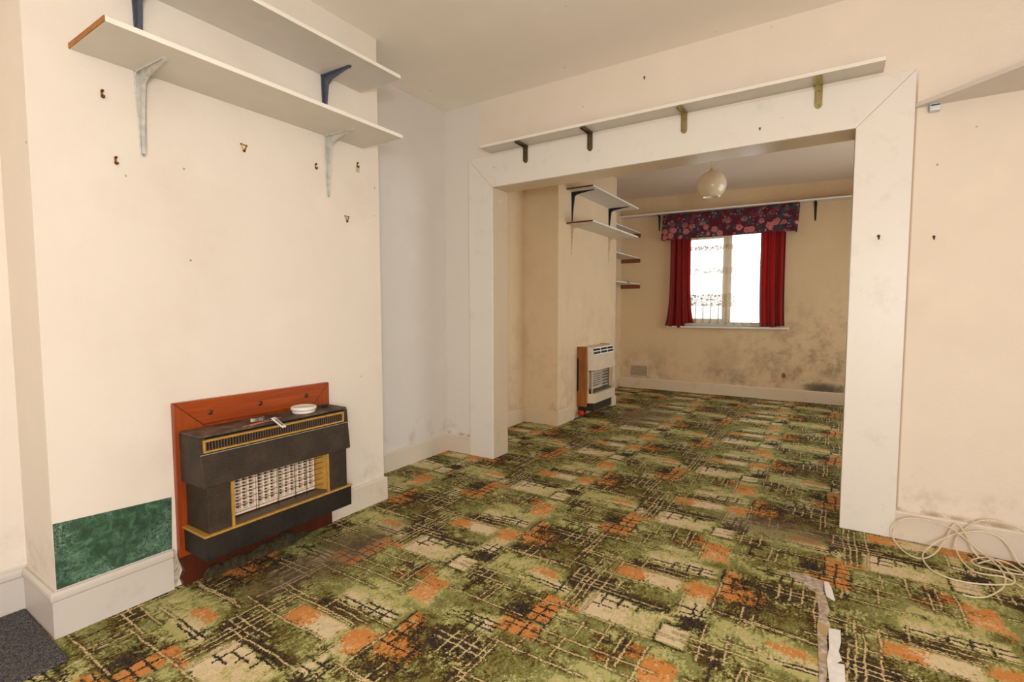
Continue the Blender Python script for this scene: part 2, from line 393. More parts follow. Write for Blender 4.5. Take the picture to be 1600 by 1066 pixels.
    Lw = [h(.53, .86, .035), h(.85, 1.31, .079), h(-.2, .43, .683), h(.09, .49, .527), h(-.05, .31, .396), h(.09, .45, .472), h(-.03, .44, .196),
          h(-.06, .2, .218), h(.03, .45, .874), h(.02, .24, .925), h(.03, .22, .897), h(.70, .92, .305), h(.68, .90, .332), h(.48, .76, .755), h(.55, .76, .70),
          h(.24, .54, .256), h(.60, .90, .955), h(.23, .43, .185),
          w(.076, .69, 1.12), w(.098, .70, 1.17), w(.122, .69, 1.10), w(.165, .70, 1.16), w(.284, .535, .68), w(.345, .47, .68), w(.372, .49, .66), w(.43, .42, .64),
          w(.885, .10, .42), w(.905, .15, .42), w(.94, -.03, .08), w(.57, .66, .88), w(.648, .67, .83), w(.56, .0, .25), w(.455, -.08, .12),
          w(.76, .24, .37), w(.80, .25, .36), w(.84, .25, .42), w(.61, .68, .75), w(.18, .42, .53), w(.20, .55, .67), h(.40, .60, .725), h(.56, .90, .555), w(.70, .56, .70), w(.725, .56, .70), w(.66, .93, 1.05), w(.70, .93, 1.02), h(.10, .30, .617), w(.25, .19, .30), h(.28, .46, .225), w(.97, .38, .46), h(.62, .76, .80)]
    X0, Y0 = X, Y
    X = t.m('ADD', X0, wob); Y = t.m('SUBTRACT', Y0, wob)
    db = lines(Lb, .0038); dw = lines(Lw, .0023)
    # the cells darken towards the drawn lines
    near = t.m('ADD', t.m('MINIMUM', db, dw), t.m('MULTIPLY', nz, .045))
    shade = t.m('MULTIPLY', t.m('MULTIPLY', t.step(near, .026, -.004), t.step(t.noise(p, 6.5, 2), .36, .60)), t.step(T, .92, .80))
    T = t.m('MULTIPLY_ADD', t.m('MULTIPLY', shade, t.m('MULTIPLY_ADD', O, -.8, 1.)), -.27, T)
    Tn = t.m('ADD', T, t.m('MULTIPLY', nz, .86))
    G = t.ramp(Tn, [(0., srgb(34, 29, 32)), (.13, srgb(62, 46, 20)), (.26, srgb(88, 72, 30)), (.37, srgb(112, 110, 56)),
                    (.48, srgb(133, 137, 82)), (.61, srgb(181, 177, 114)), (.76, srgb(210, 192, 148)), (.89, srgb(224, 204, 170))], 'CONSTANT')
    OO = t.ramp(Tn, [(0., srgb(36, 28, 22)), (.20, srgb(84, 56, 24)), (.40, srgb(158, 102, 48)), (.54, srgb(204, 134, 70)),
                     (.76, srgb(214, 156, 100)), (.90, srgb(222, 194, 150))], 'CONSTANT')
    c = t.mix(t.m('GREATER_THAN', t.m('ADD', O, t.m('MULTIPLY', nz, .5)), .5), G, OO)
    kb = t.m('MULTIPLY', t.step(t.m('ADD', db, t.m('MULTIPLY', nz, .010)), .0014, -.0006), t.step(mid, .34, .42))
    kw = t.m('MULTIPLY', t.step(t.m('ADD', dw, t.m('MULTIPLY', nz, .005)), .0012, -.0006), t.step(mid, .36, .44))
    rim = t.m('MULTIPLY', t.step(t.m('ADD', dw, t.m('MULTIPLY', nz, .02)), .008, .003), .55)
    c = t.mix(rim, c, srgb(52, 40, 20))
    c = t.mix(kb, c, srgb(28, 25, 30))
    c = t.mix(kw, c, srgb(212, 188, 140))
    # trodden grey dirt: by the right jamb and before the rear heater
    x, y, z = t.sep(p)
    def blob(cx, cy, rx, ry):
        a = t.m('DIVIDE', t.m('SUBTRACT', x, cx), rx); b = t.m('DIVIDE', t.m('SUBTRACT', y, cy), ry)
        return t.m('SUBTRACT', 1., t.m('ADD', t.m('MULTIPLY', a, a), t.m('MULTIPLY', b, b)))
    dirt = t.m('MAXIMUM', blob(-.22, 2.78, .34, .16), t.m('MAXIMUM', blob(-1.62, 5.1, .34, .62), blob(-1.86, 1.42, .16, .45)))
    dk = t.step(t.m('ADD', dirt, t.m('MULTIPLY', t.m('SUBTRACT', mid, .5), 2.2)), -.2, 1.)
    c = t.mix(t.m('MULTIPLY', dk, .62), c, srgb(116, 96, 80))
    pile = vn.outputs['Distance']
    t.bump(pile, .35, .004)
    c = t.mix(t.m('MULTIPLY', rnd_t, .16), c, srgb(176, 156, 110))
    return t.fin(c, .95, 0, .08)
M['carpet'] = carpet()

# ------------------------------------------------------------------ mesh helpers
class MB:
    def __init__(s): s.bm = bmesh.new(); s.mi = 0
    def _f(s, vs):
        try: f = s.bm.faces.new(vs)
        except ValueError: return
        f.material_index = s.mi
    def box(s, x0, x1, y0, y1, z0, z1, skip=()):
        v = [s.bm.verts.new(p) for p in ((x0,y0,z0),(x1,y0,z0),(x1,y1,z0),(x0,y1,z0),(x0,y0,z1),(x1,y0,z1),(x1,y1,z1),(x0,y1,z1))]
        for k, q in {'b':(3,2,1,0),'t':(4,5,6,7),'y0':(0,1,5,4),'x1':(1,2,6,5),'y1':(2,3,7,6),'x0':(3,0,4,7)}.items():
            if k not in skip: s._f([v[i] for i in q])
        return s
    def obox(s, c, ax, ay, az):
        """box given by centre and three half vectors"""
        c, ax, ay, az = map(Vector, (c, ax, ay, az))
        v = [s.bm.verts.new(c + i*ax + j*ay + k*az) for k in (-1, 1) for i, j in ((-1,-1),(1,-1),(1,1),(-1,1))]
        for q in ((3,2,1,0),(4,5,6,7),(0,1,5,4),(1,2,6,5),(2,3,7,6),(3,0,4,7)): s._f([v[i] for i in q])
        return s
    def prism(s, pts, vec):
        vec = Vector(vec); a = [s.bm.verts.new(p) for p in pts]; b = [s.bm.verts.new(Vector(p) + vec) for p in pts]
        n = len(pts); s._f(a[::-1]); s._f(b)
        for i in range(n): s._f([a[i], a[(i+1) % n], b[(i+1) % n], b[i]])
        return s
    def hull8(s, a, b):
        """two matching polygons joined"""
        va = [s.bm.verts.new(p) for p in a]; vb = [s.bm.verts.new(p) for p in b]; n = len(a)
        s._f(va[::-1]); s._f(vb)
        for i in range(n): s._f([va[i], va[(i+1) % n], vb[(i+1) % n], vb[i]])
        return s
    def tube(s, pts, r, seg=8, closed=False, caps=True):
        pts = [Vector(p) for p in pts]; n = len(pts); rings = []
        up = Vector((0, 0, 1)); prev = None
        for i, p in enumerate(pts):
            a = pts[(i-1) % n] if (closed or i) else p
            b = pts[(i+1) % n] if (closed or i < n-1) else p
            d = (b - a).normalized()
            if prev is None:
                u = d.cross(up)
                if u.length < 1e-3: u = d.cross(Vector((1, 0, 0)))
            else: u = prev - d * prev.dot(d)
            u.normalize(); prev = u; w = d.cross(u)
            rr = r[i] if isinstance(r, (list, tuple)) else r
            rings.append([s.bm.verts.new(p + (u*math.cos(2*math.pi*k/seg) + w*math.sin(2*math.pi*k/seg)) * rr) for k in range(seg)])
        m = n if closed else n-1
        for i in range(m):
            A, B = rings[i], rings[(i+1) % n]
            for k in range(seg): s._f([A[k], A[(k+1) % seg], B[(k+1) % seg], B[k]])
        if caps and not closed: s._f(rings[0][::-1]); s._f(rings[-1])
        return s
    def lathe(s, prof, c, axis='z', seg=32, cap=True):
        rings = []
        for r, h in prof:
            ring = []
            for k in range(seg):
                a = 2*math.pi*k/seg; x, y = r*math.cos(a), r*math.sin(a)
                q = {'z': (x, y, h), 'x': (h, x, y), 'y': (x, h, -y)}[axis]
                ring.append(s.bm.verts.new((c[0]+q[0], c[1]+q[1], c[2]+q[2])))
            rings.append(ring)
        for A, B in zip(rings, rings[1:]):
            for k in range(seg): s._f([A[k], A[(k+1) % seg], B[(k+1) % seg], B[k]])
        if cap: s._f(rings[0][::-1]); s._f(rings[-1])
        return s
    def grid(s, fn, nu, nv):
        v = [[s.bm.verts.new(fn(i/nu, j/nv)) for j in range(nv+1)] for i in range(nu+1)]
        for i in range(nu):
            for j in range(nv): s._f([v[i][j], v[i+1][j], v[i+1][j+1], v[i][j+1]])
        return s
    def build(s, name, mats, parent=None, smooth=False, bevel=0., solid=0., origin=None):
        me = bpy.data.meshes.new(name)
        bmesh.ops.recalc_face_normals(s.bm, faces=s.bm.faces)
        off = Vector(origin) if origin is not None else (parent_loc(parent) if parent else Vector((0, 0, 0)))
        bmesh.ops.translate(s.bm, verts=s.bm.verts, vec=-off)
        s.bm.to_mesh(me); s.bm.free()
        for m in (mats if isinstance(mats, (list, tuple)) else [mats]): me.materials.append(m)
        if smooth:
            for f in me.polygons: f.use_smooth = True
        o = bpy.data.objects.new(name, me); COL.objects.link(o)
        if parent: o.parent = parent
        else: o.location = off
        if solid:
            md = o.modifiers.new('solid', 'SOLIDIFY'); md.thickness = solid; md.offset = 0
        if bevel:
            md = o.modifiers.new('bevel', 'BEVEL'); md.width = bevel; md.segments = 2; md.limit_method = 'ANGLE'; md.angle_limit = R(40)
        return o

def parent_loc(p):
    v = Vector((0, 0, 0))
    while p is not None: v += p.location; p = p.parent
    return v

def thing(name, label, cat, loc, group=None):
    o = bpy.data.objects.new(name, None); COL.objects.link(o); o.location = loc; o.empty_display_size = .05
    o['label'] = label; o['category'] = cat
    if group: o['group'] = group
    return o
def tag(o, label, cat, group=None):
    o['label'] = label; o['category'] = cat
    if group: o['group'] = group
    return o
def struct(o): o['kind'] = 'structure'; return o
def spline(pts, n=8, closed=False):
    pts = [Vector(p) for p in pts]; out = []; N = len(pts)
    for i in range(N if closed else N-1):
        g = lambda k: pts[k % N] if closed else pts[max(0, min(N-1, k))]
        a, b, c, d = g(i-1), g(i), g(i+1), g(i+2)
        for k in range(n):
            u = k/n
            out.append(.5*((2*b) + (c-a)*u + (2*a-5*b+4*c-d)*u*u + (3*b-a-3*c+d)*u**3))
    if not closed: out.append(pts[-1])
    return out

# ------------------------------------------------------------------ the rooms
XC, YC0, YC1 = -2.18, .535, 2.0            # front chimney breast
XL, XA = -2.49, -2.53                      # recess either side of it
YP, YP2 = 2.992, 3.164                     # wall between the rooms
OX0, OX1, OZ = -2.087, .06, 1.981          # opening
YB = 6.83                                  # rear wall
XB, YB0, YB1, XAB = -2.18, 4.183, 5.655, -2.55
XR, YF = 1.75, -1.9                        # unseen sides of the front room
XRR = 1.0
H = 2.6

f = MB(); f.box(-2.7, XR + .1, YF - .1, YB + .02, -.06, 0)
struct(f.build('floor', M['carpet']))
c = MB(); c.box(-2.75, XR + .1, YF - .1, YP + .02, H, H + .1)
struct(c.build('ceiling', M['ceil']))
c = MB()
za, zb = 2.637, 2.535
lo = [(-2.75, YP2 - .02, H), (XRR + .1, YP2 - .02, H), (XRR + .1, YB + .1, zb), (-2.75, YB + .1, za)]
c.hull8(lo, [(x, y, z + .1) for x, y, z in lo])
struct(c.build('ceiling_rear', M['ceil2']))
Z1 = 2.7
w = MB(); w.box(-2.8, XL, YF - .1, YC0 + .02, 0, Z1); w.box(-2.8, XC, YC0, YC1, 0, Z1)
wl = struct(w.build('wall_left', M['wall']))
w = MB(); w.box(-2.8, XA, YC1 - .02, YP + .02, 0, Z1)
struct(w.build('wall_left_alcove', M['alcove']))
w = MB()
w.box(-2.8, OX0 - .012, YP, YP2, 0, Z1); w.box(OX1 + .012, XR + .1, YP, YP2, 0, Z1); w.box(OX0 - .012, OX1 + .012, YP, YP2, OZ + .012, Z1)
struct(w.build('wall_middle', M['part']))
w = MB(); w.box(-2.8, XAB, YP2, YB0 + .02, 0, Z1); w.box(-2.8, XB, YB0, YB1, 0, Z1); w.box(-2.8, XAB, YB1 - .02, YB + .1, 0, Z1)
struct(w.build('wall_left_rear', M['rear']))
WX0, WX1, WZ0, WZ1 = -1.74, -.60, .885, 2.12
w = MB(); w.box(-2.8, WX0, YB, YB + .28, 0, Z1); w.box(WX1, XRR + .1, YB, YB + .28, 0, Z1)
w.box(WX0, WX1, YB, YB + .28, 0, WZ0); w.box(WX0, WX1, YB, YB + .28, WZ1, Z1)
struct(w.build('wall_back', M['back']))
RY0, RY1, RZ0, RZ1 = 4.2, 6.1, .4, 2.1                     # made-up opening in the unseen right wall, added to brighten the rear room
w = MB(); w.box(XRR, XRR + .14, YP2, RY0, 0, Z1); w.box(XRR, XRR + .14, RY1, YB + .1, 0, Z1)
w.box(XRR, XRR + .14, RY0, RY1, 0, RZ0); w.box(XRR, XRR + .14, RY0, RY1, RZ1, Z1)
struct(w.build('wall_right_rear', M['rear']))
FY_0, FY_1, FZ0, FZ1 = -1.6, -.1, .12, 1.75                # made-up opening right of the camera, added to light the chimney breast
w = MB(); w.box(XR, XR + .2, YF - .1, FY_0, 0, Z1); w.box(XR, XR + .2, FY_1, YP + .1, 0, Z1)
w.box(XR, XR + .2, FY_0, FY_1, 0, FZ0); w.box(XR, XR + .2, FY_0, FY_1, FZ1, Z1)
struct(w.build('wall_right', M['wall']))
w = MB(); w.box(-2.8, XR + .2, YF - .2, YF, 0, Z1)
struct(w.build('wall_front', M['wall']))

# boards round the opening, mitred at the top corners
YT = 2.977; tw0, tw1, th = .208, .223, .223
def board(name, pts, mat):
    b = MB(); b.prism([(x, YT, z) for x, z in pts], (0, YP - YT, 0)); return struct(b.build(name, mat, bevel=.002))
g = .0012
board('trim_1', [(OX0 - tw0, 0), (OX0, 0), (OX0, OZ - g), (OX0 - tw0, OZ + th - g)], M['trim'])
board('trim_2', [(OX1, 0), (OX1 + tw1, 0), (OX1 + tw1, OZ + th - g), (OX1, OZ - g)], M['trim'])
board('trim_3', [(OX0, OZ), (OX1, OZ), (OX1 + tw1, OZ + th), (OX0 - tw0, OZ + th)], M['trim'])
b = MB(); b.box(OX0 - .012, OX0, YP, 3.179, 0, OZ); struct(b.build('trim_4', M['soffit']))
b = MB(); b.box(OX1, OX1 + .012, YP, 3.179, 0, OZ); struct(b.build('trim_5', M['soffit']))
b = MB(); b.box(OX0 - .012, OX1 + .012, YP, 3.179, OZ, OZ + .012); struct(b.build('trim_6', M['soffit']))

# skirtings: a profile (out, up) swept along a floor path with mitred corners
def skirting(name, path, prof, mat):
    """path: list of (x, y) with the room on the right-hand side of travel"""
    P = [Vector(p) for p in path]; n = len(P); m = MB(); rings = []
    for i in range(n):
        d0 = (P[i] - P[i-1]).normalized() if i else (P[1] - P[0]).normalized()
        d1 = (P[i+1] - P[i]).normalized() if i < n-1 else d0
        n0, n1 = Vector((d0.y, -d0.x)), Vector((d1.y, -d1.x))
        b = (n0 + n1); b = b / max(.3, b.dot(n0))
        rings.append([m.bm.verts.new((P[i].x + b.x*o, P[i].y + b.y*o, z)) for o, z in prof])
    k = len(prof)
    for A, B in zip(rings, rings[1:]):
        for i in range(k): m._f([A[i], A[(i+1) % k], B[(i+1) % k], B[i]])
    m._f(rings[0]); m._f(rings[-1][::-1])
    return struct(m.build(name, mat))
torus = [(0, 0), (.014, 0), (.014, .128), (.019, .133), (.020, .142)] + [(.010 + .010*math.cos(a), .150 + .012*math.sin(a)) for a in (0, .5, 1., 1.57, 2.2)] + [(.002, .166), (0, .168)]
# travel so that the room lies on the right
skirting('baseboard_left', [(XL, YF), (XL, YC0), (XC, YC0), (XC, .885)][::1], torus, M['skirt'])
flat = [(0, 0), (.014, 0), (.014, .126), (.011, .131), (.004, .134), (0, .135)]
skirting('baseboard_left_alcove', [(XC, 1.621), (XC, YC1), (XA, YC1), (XA, YP), (OX0 - tw0, YP)], flat, M['skirt_old'])
skirting('baseboard_middle', [(OX1 + tw1, YP), (XR, YP)], [(0, 0), (.012, 0), (.012, .128), (.008, .136), (0, .137)], M['skirt_old'])
flat2 = [(0, 0), (.013, 0), (.013, .128), (.009, .138), (0, .142)]
skirting('baseboard_left_rear', [(XAB, YP2), (XAB, YB0), (XB, YB0), (XB, 4.52)], flat2, M['skirt_rear'])
skirting('baseboard_back', [(XAB, YB), (XRR, YB)], flat2, M['skirt_rear'])

# ------------------------------------------------------------------ rear window
win = bpy.data.objects.new('window_1', None); COL.objects.link(win); win.location = ((WX0 + WX1)/2, YB, WZ0); win['kind'] = 'structure'
fy0, fy1 = YB + .13, YB + .20
m = MB(); t_ = .05
m.box(WX0, WX0 + t_, fy0, fy1, WZ0, WZ1); m.box(WX1 - t_, WX1, fy0, fy1, WZ0, WZ1)
m.box(WX0 + t_, WX1 - t_, fy0, fy1, WZ0, WZ0 + t_); m.box(WX0 + t_, WX1 - t_, fy0, fy1, WZ1 - t_, WZ1)
m.box(-1.19, -1.125, fy0 - .01, fy1, WZ0 + t_, WZ1 - t_)
m.build('window_frame', M['trim'], win)
m = MB(); sx0, sx1 = WX0 + t_, -1.19
for a, b, c_, d in ((sx0, sx0 + .04, WZ0 + .05, WZ1 - .05), (sx1 - .04, sx1, WZ0 + .05, WZ1 - .05), (sx0 + .04, sx1 - .04, WZ0 + .05, WZ0 + .095), (sx0 + .04, sx1 - .04, WZ1 - .095, WZ1 - .05)):
    m.box(a, b, fy0 + .005, fy1 - .01, c_, d)
m.build('casement', M['trim'], win)
m = MB(); m.box(WX0 + .05, -1.19, fy0 + .03, fy0 + .034, WZ0 + .05, WZ1 - .05); m.build('pane', M['glass'], win)
m = MB(); m.box(-1.125, WX1 - .05, fy0 + .03, fy0 + .034, WZ0 + .05, WZ1 - .05); m.build('pane', M['glass'], win)
m = MB(); m.box(-1.885, -.445, YB - .07, YB + .135, .862, .885); m.build('window_sill', M['trim'], win, bevel=.005)

# ------------------------------------------------------------------ shelves and brackets
def frame_of(wall):
    """maps (out of wall, along wall, up) to world"""
    if wall == 'left': return lambda o, x, d, s, z: (x + d, s, z)
    return lambda o, x, d, s, z: (s, x - d, z)

def pressed_bracket(parent, mat, wall, wx, s, ztop, vl, hl, wt=.030, we=.016, depth=.026, name='bracket'):
    """pressed steel shelf bracket: two tapered plates and a ribbed web that deepens into the corner"""
    F = (lambda d, a, z: (wx + d, s + a, z)) if wall == 'left' else (lambda d, a, z: (s + a, wx - d, z))
    m = MB(); th = .0025
    m.prism([F(0, -wt/2, ztop), F(0, wt/2, ztop), F(0, we/2, ztop - vl + .006), F(0, 0, ztop - vl), F(0, -we/2, ztop - vl + .006)], Vector(F(th, 0, 0)) - Vector(F(0, 0, 0)))
    m.prism([F(0, -wt/2, ztop), F(0, wt/2, ztop), F(hl - .006, we/2, ztop), F(hl, 0, ztop), F(hl - .006, -we/2, ztop)], (0, 0, -th))
    rib = []
    n = 10
    for i in range(n + 1):                       # along the vertical arm, tip to corner
        u = i/n; z = ztop - vl + .012 + (vl - .012 - depth*1.7)*u
        rib.append((th + .003 + (depth*.75)*u**1.3, z))
    for k in range(1, 6):                        # round inner corner
        a = k/6*math.pi/2
        rib.append((depth*.75 + .006 + depth*.95*(1 - math.cos(a)), ztop - depth*1.7 + depth*.95*math.sin(a)*.75))
    for i in range(n + 1):
        u = i/n
        rib.append((depth*1.75 + (hl - .012 - depth*1.75)*u, ztop - th - .003 - depth*.7*(1 - u)**1.3))
    pts = [(th*.5, ztop - vl + .012)] + rib + [(hl - .012, ztop - th*.5), (th*.5, ztop - th*.5)]
    hw = we*.28
    m.hull8([F(d, -hw, z) for d, z in pts], [F(d, hw, z) for d, z in pts])
    # rolled rims on the plate edges
    for sg in (-1, 1):
        m.tube([F(.003, sg*we*.42, ztop - vl + .012), F(.004, sg*wt*.42, ztop - .02), F(.010, sg*wt*.42, ztop - .008), F(.03, sg*wt*.42, ztop - .004), F(hl - .012, sg*we*.42, ztop - .003)], .0025, 6)
    b = m.build(name, mat, parent)
    sg = 1 if wall == 'left' else -1
    for d, z, a in ((.0025, ztop - vl*.30, we*.36), (.0025, ztop - vl + .009, 0)):
        sc = MB(); sc.lathe([(.0042, 0), (.003, .002*sg)], F(d, a, z), 'x' if wall == 'left' else 'y', 10); sc.build('screw', M['steel'], b)
    return b

def shelf(label, loc, boxd, mats_end, group, end='y0', thick=.018):
    t = thing('wall_shelf', label, 'shelf', loc, group)
    x0, x1, y0, y1, z0, z1 = boxd
    m = MB(); m.box(x0, x1, y0, y1, z0, z1)
    m.bm.faces.ensure_lookup_table()
    o = m.build('board', [M['laminate'], M['laminate_edge']], t, bevel=.0015)
    for p in o.data.polygons:
        if (p.normal.x > .9 and x1 - x0 < y1 - y0) or (p.normal.y < -.9 and x1 - x0 > y1 - y0): p.material_index = 1
    if mats_end:
        e = MB(); e.box(x0 + .001, x1 - .001, y0 - .003, y0 + .0005, z0 + .0005, z1 - .0005)
        q = e.build('end_edge', mats_end, t); q['label'] = 'bare brown end of the board'
    return t

g1 = 'shelves on the near chimney breast'
s1 = shelf('lower long white shelf on two grey brackets above the black gas fire', (XC, 1.27, 1.98), (XC, XC + .30, .652, 1.892, 1.980, 1.998), M['chip_end'], g1)
for y in (.853, 1.663): pressed_bracket(s1, M['grey_metal'], 'left', XC, y, 1.980, .305, .21, .040, .020, .034)
s2 = shelf('upper long white shelf on blue brackets, topmost on the near chimney breast', (XC, 1.27, 2.272), (XC, XC + .30, .652, 1.885, 2.272, 2.290), M['chip_end'], g1)
for y in (.855, 1.652): pressed_bracket(s2, M['blue_metal'], 'left', XC, y, 2.272, .255, .205, .036, .020, .034)

# long shelf over the opening, on four steel angles
s3 = thing('wall_shelf', 'long narrow white shelf on four steel angles above the wide opening', 'shelf', (-.95, YP, 2.22))
m = MB(); m.box(-2.098, .159, 2.850, YP, 2.222, 2.240)
o = m.build('board', [M['laminate'], M['laminate_edge']], s3, bevel=.0015)
for p in o.data.polygons:
    if p.normal.y < -.9: p.material_index = 1
for i, x in enumerate((-1.803, -1.328, -.750, -.099)):
    wd, t2 = .030, .003
    m = MB()
    y1 = YT - .0005
    arc = [(math.cos(a)*wd/2, math.sin(a)*wd/2) for a in [math.pi + math.pi*k/8 for k in range(9)]]
    m.prism([(x + a, y1, 2.12 + b) for a, b in arc] + [(x + wd/2, y1, 2.2215), (x - wd/2, y1, 2.2215)], (0, -t2, 0))
    m.box(x - wd/2, x + wd/2, 2.856, y1, 2.2185, 2.2215)
    for sg in (-1, 1):                                   # folded edges of the angle
        m.box(x + sg*wd/2 - .0015, x + sg*wd/2 + .0015, y1 - .009, y1, 2.118, 2.2215)
        m.box(x + sg*wd/2 - .0015, x + sg*wd/2 + .0015, 2.858, y1, 2.211, 2.2215)
    br = m.build('bracket', M['zinc'] if i < 2 else M['zinc_bright'], s3)
    for z in (2.125, 2.19):
        sc = MB(); sc.lathe([(.005, 0), (.004, -.0025)], (x, y1 - t2, z), 'y', 10); sc.build('screw', M['brass'], br)

# tapered corner shelf at the right, on a white plastic block
s4 = thing('wall_shelf', 'pale shelf tapering to a point beside the white boards round the opening', 'shelf', (.6, YP, 2.03))
pts = [(.287, YP), (.283, 2.975), (.292, 2.962), (.418, 2.853), (.574, 2.699), (1.02, 2.30), (1.30, 2.10), (XR - .002, 2.10), (XR - .002, YP)]
m = MB(); m.prism([(x, y, 2.03) for x, y in pts], (0, 0, .018)); m.build('board', M['laminate'], s4, bevel=.0015)
m = MB(); m.box(.333, .371, YP - .035, YP - .0005, 1.997, 2.0298); m.build('bracket', M['grey_plastic'], s4, bevel=.003)
m = MB(); m.box(.336, .368, YP - .036, YP - .034, 2.018, 2.024); m.build('cover_slot', M['dark_metal'], s4)

# rear chimney breast shelves
g2 = 'shelves on the rear chimney breast'
s5 = shelf('upper shelf with dark blue brackets on the rear chimney breast, seen through the opening', (XB, 5., 2.245), (XB, XB + .272, 4.352, 5.63, 2.243, 2.259), M['brown_end'], g2)
pressed_bracket(s5, M['dark_metal'], 'left', XB, 4.47, 2.243, .285, .235, .034, .018, .030)
pressed_bracket(s5, M['dark_metal'], 'left', XB, 5.42, 2.243, .285, .235, .034, .018, .030)
s6 = shelf('lower shelf with cream painted brackets on the rear chimney breast, above the teak-sided heater', (XB, 5., 1.92), (XB, XB + .272, 4.352, 5.63, 1.922, 1.938), M['brown_end'], g2)
pressed_bracket(s6, M['cream_metal'], 'left', XB, 4.46, 1.922, .285, .22, .030, .016, .026)
pressed_bracket(s6, M['cream_metal'], 'left', XB, 5.42, 1.922, .285, .22, .030, .016, .026)
for i, (z, lab) in enumerate(((2.150, 'topmost of three small alcove shelves between rear chimney breast and window'), (1.803, 'middle of three small alcove shelves between rear chimney breast and window'), (1.446, 'lowest of three small alcove shelves, with a dark clip on its edge'))):
    t = thing('alcove_shelf', lab, 'shelf', (XAB, 6.24, z), 'alcove shelves by the rear window')
    m = MB(); m.box(XAB, -2.282, YB1, YB, z, z + .015)
    o = m.build('board', [M['laminate'], M['laminate_edge']], t, bevel=.001)
    for p in o.data.polygons:
        if p.normal.x > .9: p.material_index = 1
    m = MB(); m.box(XAB, -2.278, YB - .022, YB, z - .052, z - .0003)
    o = m.build('batten', M['batten'], t, bevel=.001); o['label'] = 'brown wooden batten under the far end'
    if i == 2:
        m = MB(); m.tube(spline([(-2.282, 6.33, 1.464), (-2.276, 6.34, 1.470), (-2.270, 6.345, 1.455), (-2.272, 6.345, 1.435), (-2.279, 6.345, 1.43)], 4), .004, 6)
        m.build('clip', M['dark_metal'], t)

# shelf running the whole width above the rear window
s7 = thing('wall_shelf', 'full width pale shelf above the floral pelmet on the rear wall', 'shelf', (-1, YB, 2.35))
zr = lambda x: 2.366 - .0125*(x + 2.25)
m = MB()
pl = [(x, y, zr(x) + dz) for dz in (0,) for x, y in ((XAB, YB - .135), (.6, YB - .135), (.6, YB), (XAB, YB))]
m.hull8(pl, [(x, y, z + .018) for x, y, z in pl])
o = m.build('board', [M['laminate'], M['laminate_edge']], s7)
for p in o.data.polygons:
    if p.normal.y < -.9: p.material_index = 1
pressed_bracket(s7, M['dark_metal'], 'back', YB, -2.022, zr(-2.02), .205, .11, .028, .014, .02)
pressed_bracket(s7, M['dark_metal'], 'back', YB, -.216, zr(-.2), .215, .11, .028, .014, .02)

# ------------------------------------------------------------------ pelmet, curtains, net
m = MB()
xl0, xl1, zt, zb_ = -1.935, -.375, 2.338, 2.014
def pel(u, v):
    x = xl0 + (xl1 - xl0)*u; z = zb_ + (zt - .006*u - zb_)*v
    x += -.016*(1 - v)*(1 if u > .5 else 1)*abs(u - .5)*2
    if u > .5: x -= .006*(1 - v)
    y = YB - .130 - .012*(1 - v) + .004*math.sin(u*22) + .003*math.sin(u*51 + 2)*(1 - v)
    return (x, y, z)
def side(x0, sg):
    def fn(u, v):
        a = pel(0 if sg < 0 else 1, v); return (a[0], a[1] + (YB - .002 - a[1])*u, a[2])
    return fn
m.grid(pel, 60, 10); m.grid(side(xl0, -1), 6, 10); m.grid(side(xl1, 1), 6, 10)
bmesh.ops.remove_doubles(m.bm, verts=m.bm.verts, dist=.0005)
tag(m.build('pelmet', M['floral'], None, True, solid=.005, origin=(-1.155, YB - .06, zb_)), 'dark floral fabric pelmet over the rear window', 'pelmet')

def curtain(name, label, top, bot, zbot, folds, yc, seed, ragged):
    rnd = random.Random(seed); ph = [rnd.random()*6.28 for _ in range(4)]
    zt = 2.26
    def fn(u, v):
        z = zt + (zbot - zt)*v
        e = v**6
        x0 = top[0] + (bot[0] - top[0])*e; x1 = top[1] + (bot[1] - top[1])*e
        x = x0 + (x1 - x0)*u
        amp = .030 + .006*v
        y = yc + amp*math.sin(folds*2*math.pi*u + ph[0] + .8*v*math.sin(3*u + ph[1])) + .006*math.sin(folds*4.7*math.pi*u + ph[2])
        x += .006*math.sin(folds*2*math.pi*u*1.0 + ph[3] + 1.2)
        z += ragged*v**4*math.sin(5*u + ph[1])*.5 - ragged*v**4*(.6 if u > .45 and u < .68 else 0)
        return (x, y, z)
    m = MB(); m.grid(fn, 72, 40)
    t = thing(name, label, 'curtain', ((top[0] + top[1])/2, yc, zbot))
    m.build('cloth', M['velvet'], t, True, solid=.003)
    h = MB()
    def hem(u, v):
        x, y, z = fn(u, 1); return (x, y - .0045, z + .028*(1 - v))
    h.grid(hem, 72, 2); h.build('hem', M['velvet'], t, True, solid=.002)
    return t
curtain('curtain', 'red velvet curtain next to the alcove shelves, its hem flaring over the sill', (-1.85, -1.585), (-1.905, -1.53), .900, 3.5, 6.757, 3, .05)
curtain('curtain', 'red velvet curtain farther from the alcove shelves, hanging straight to the sill', (-.765, -.50), (-.752, -.485), .898, 3, 6.755, 11, .008)
def net(u, v):
    x = -1.69 + (-.645 + 1.69)*u; z = 2.10 + (.915 - 2.10)*v
    k = 1.0 if u < .56 else .35
    return (x + .004*math.sin(u*70), 6.895 + k*.018*math.sin(u*68 + .6*math.sin(v*2)) + .006*math.sin(u*131 + 1), z + .012*math.sin(u*60)*v)
m = MB(); m.grid(net, 240, 40)
tag(m.build('net_curtain', M['lace'], None, True, origin=(-1.17, 6.895, .915)), 'white lace net curtain with patterned bands, hung inside the rear window', 'net curtain')

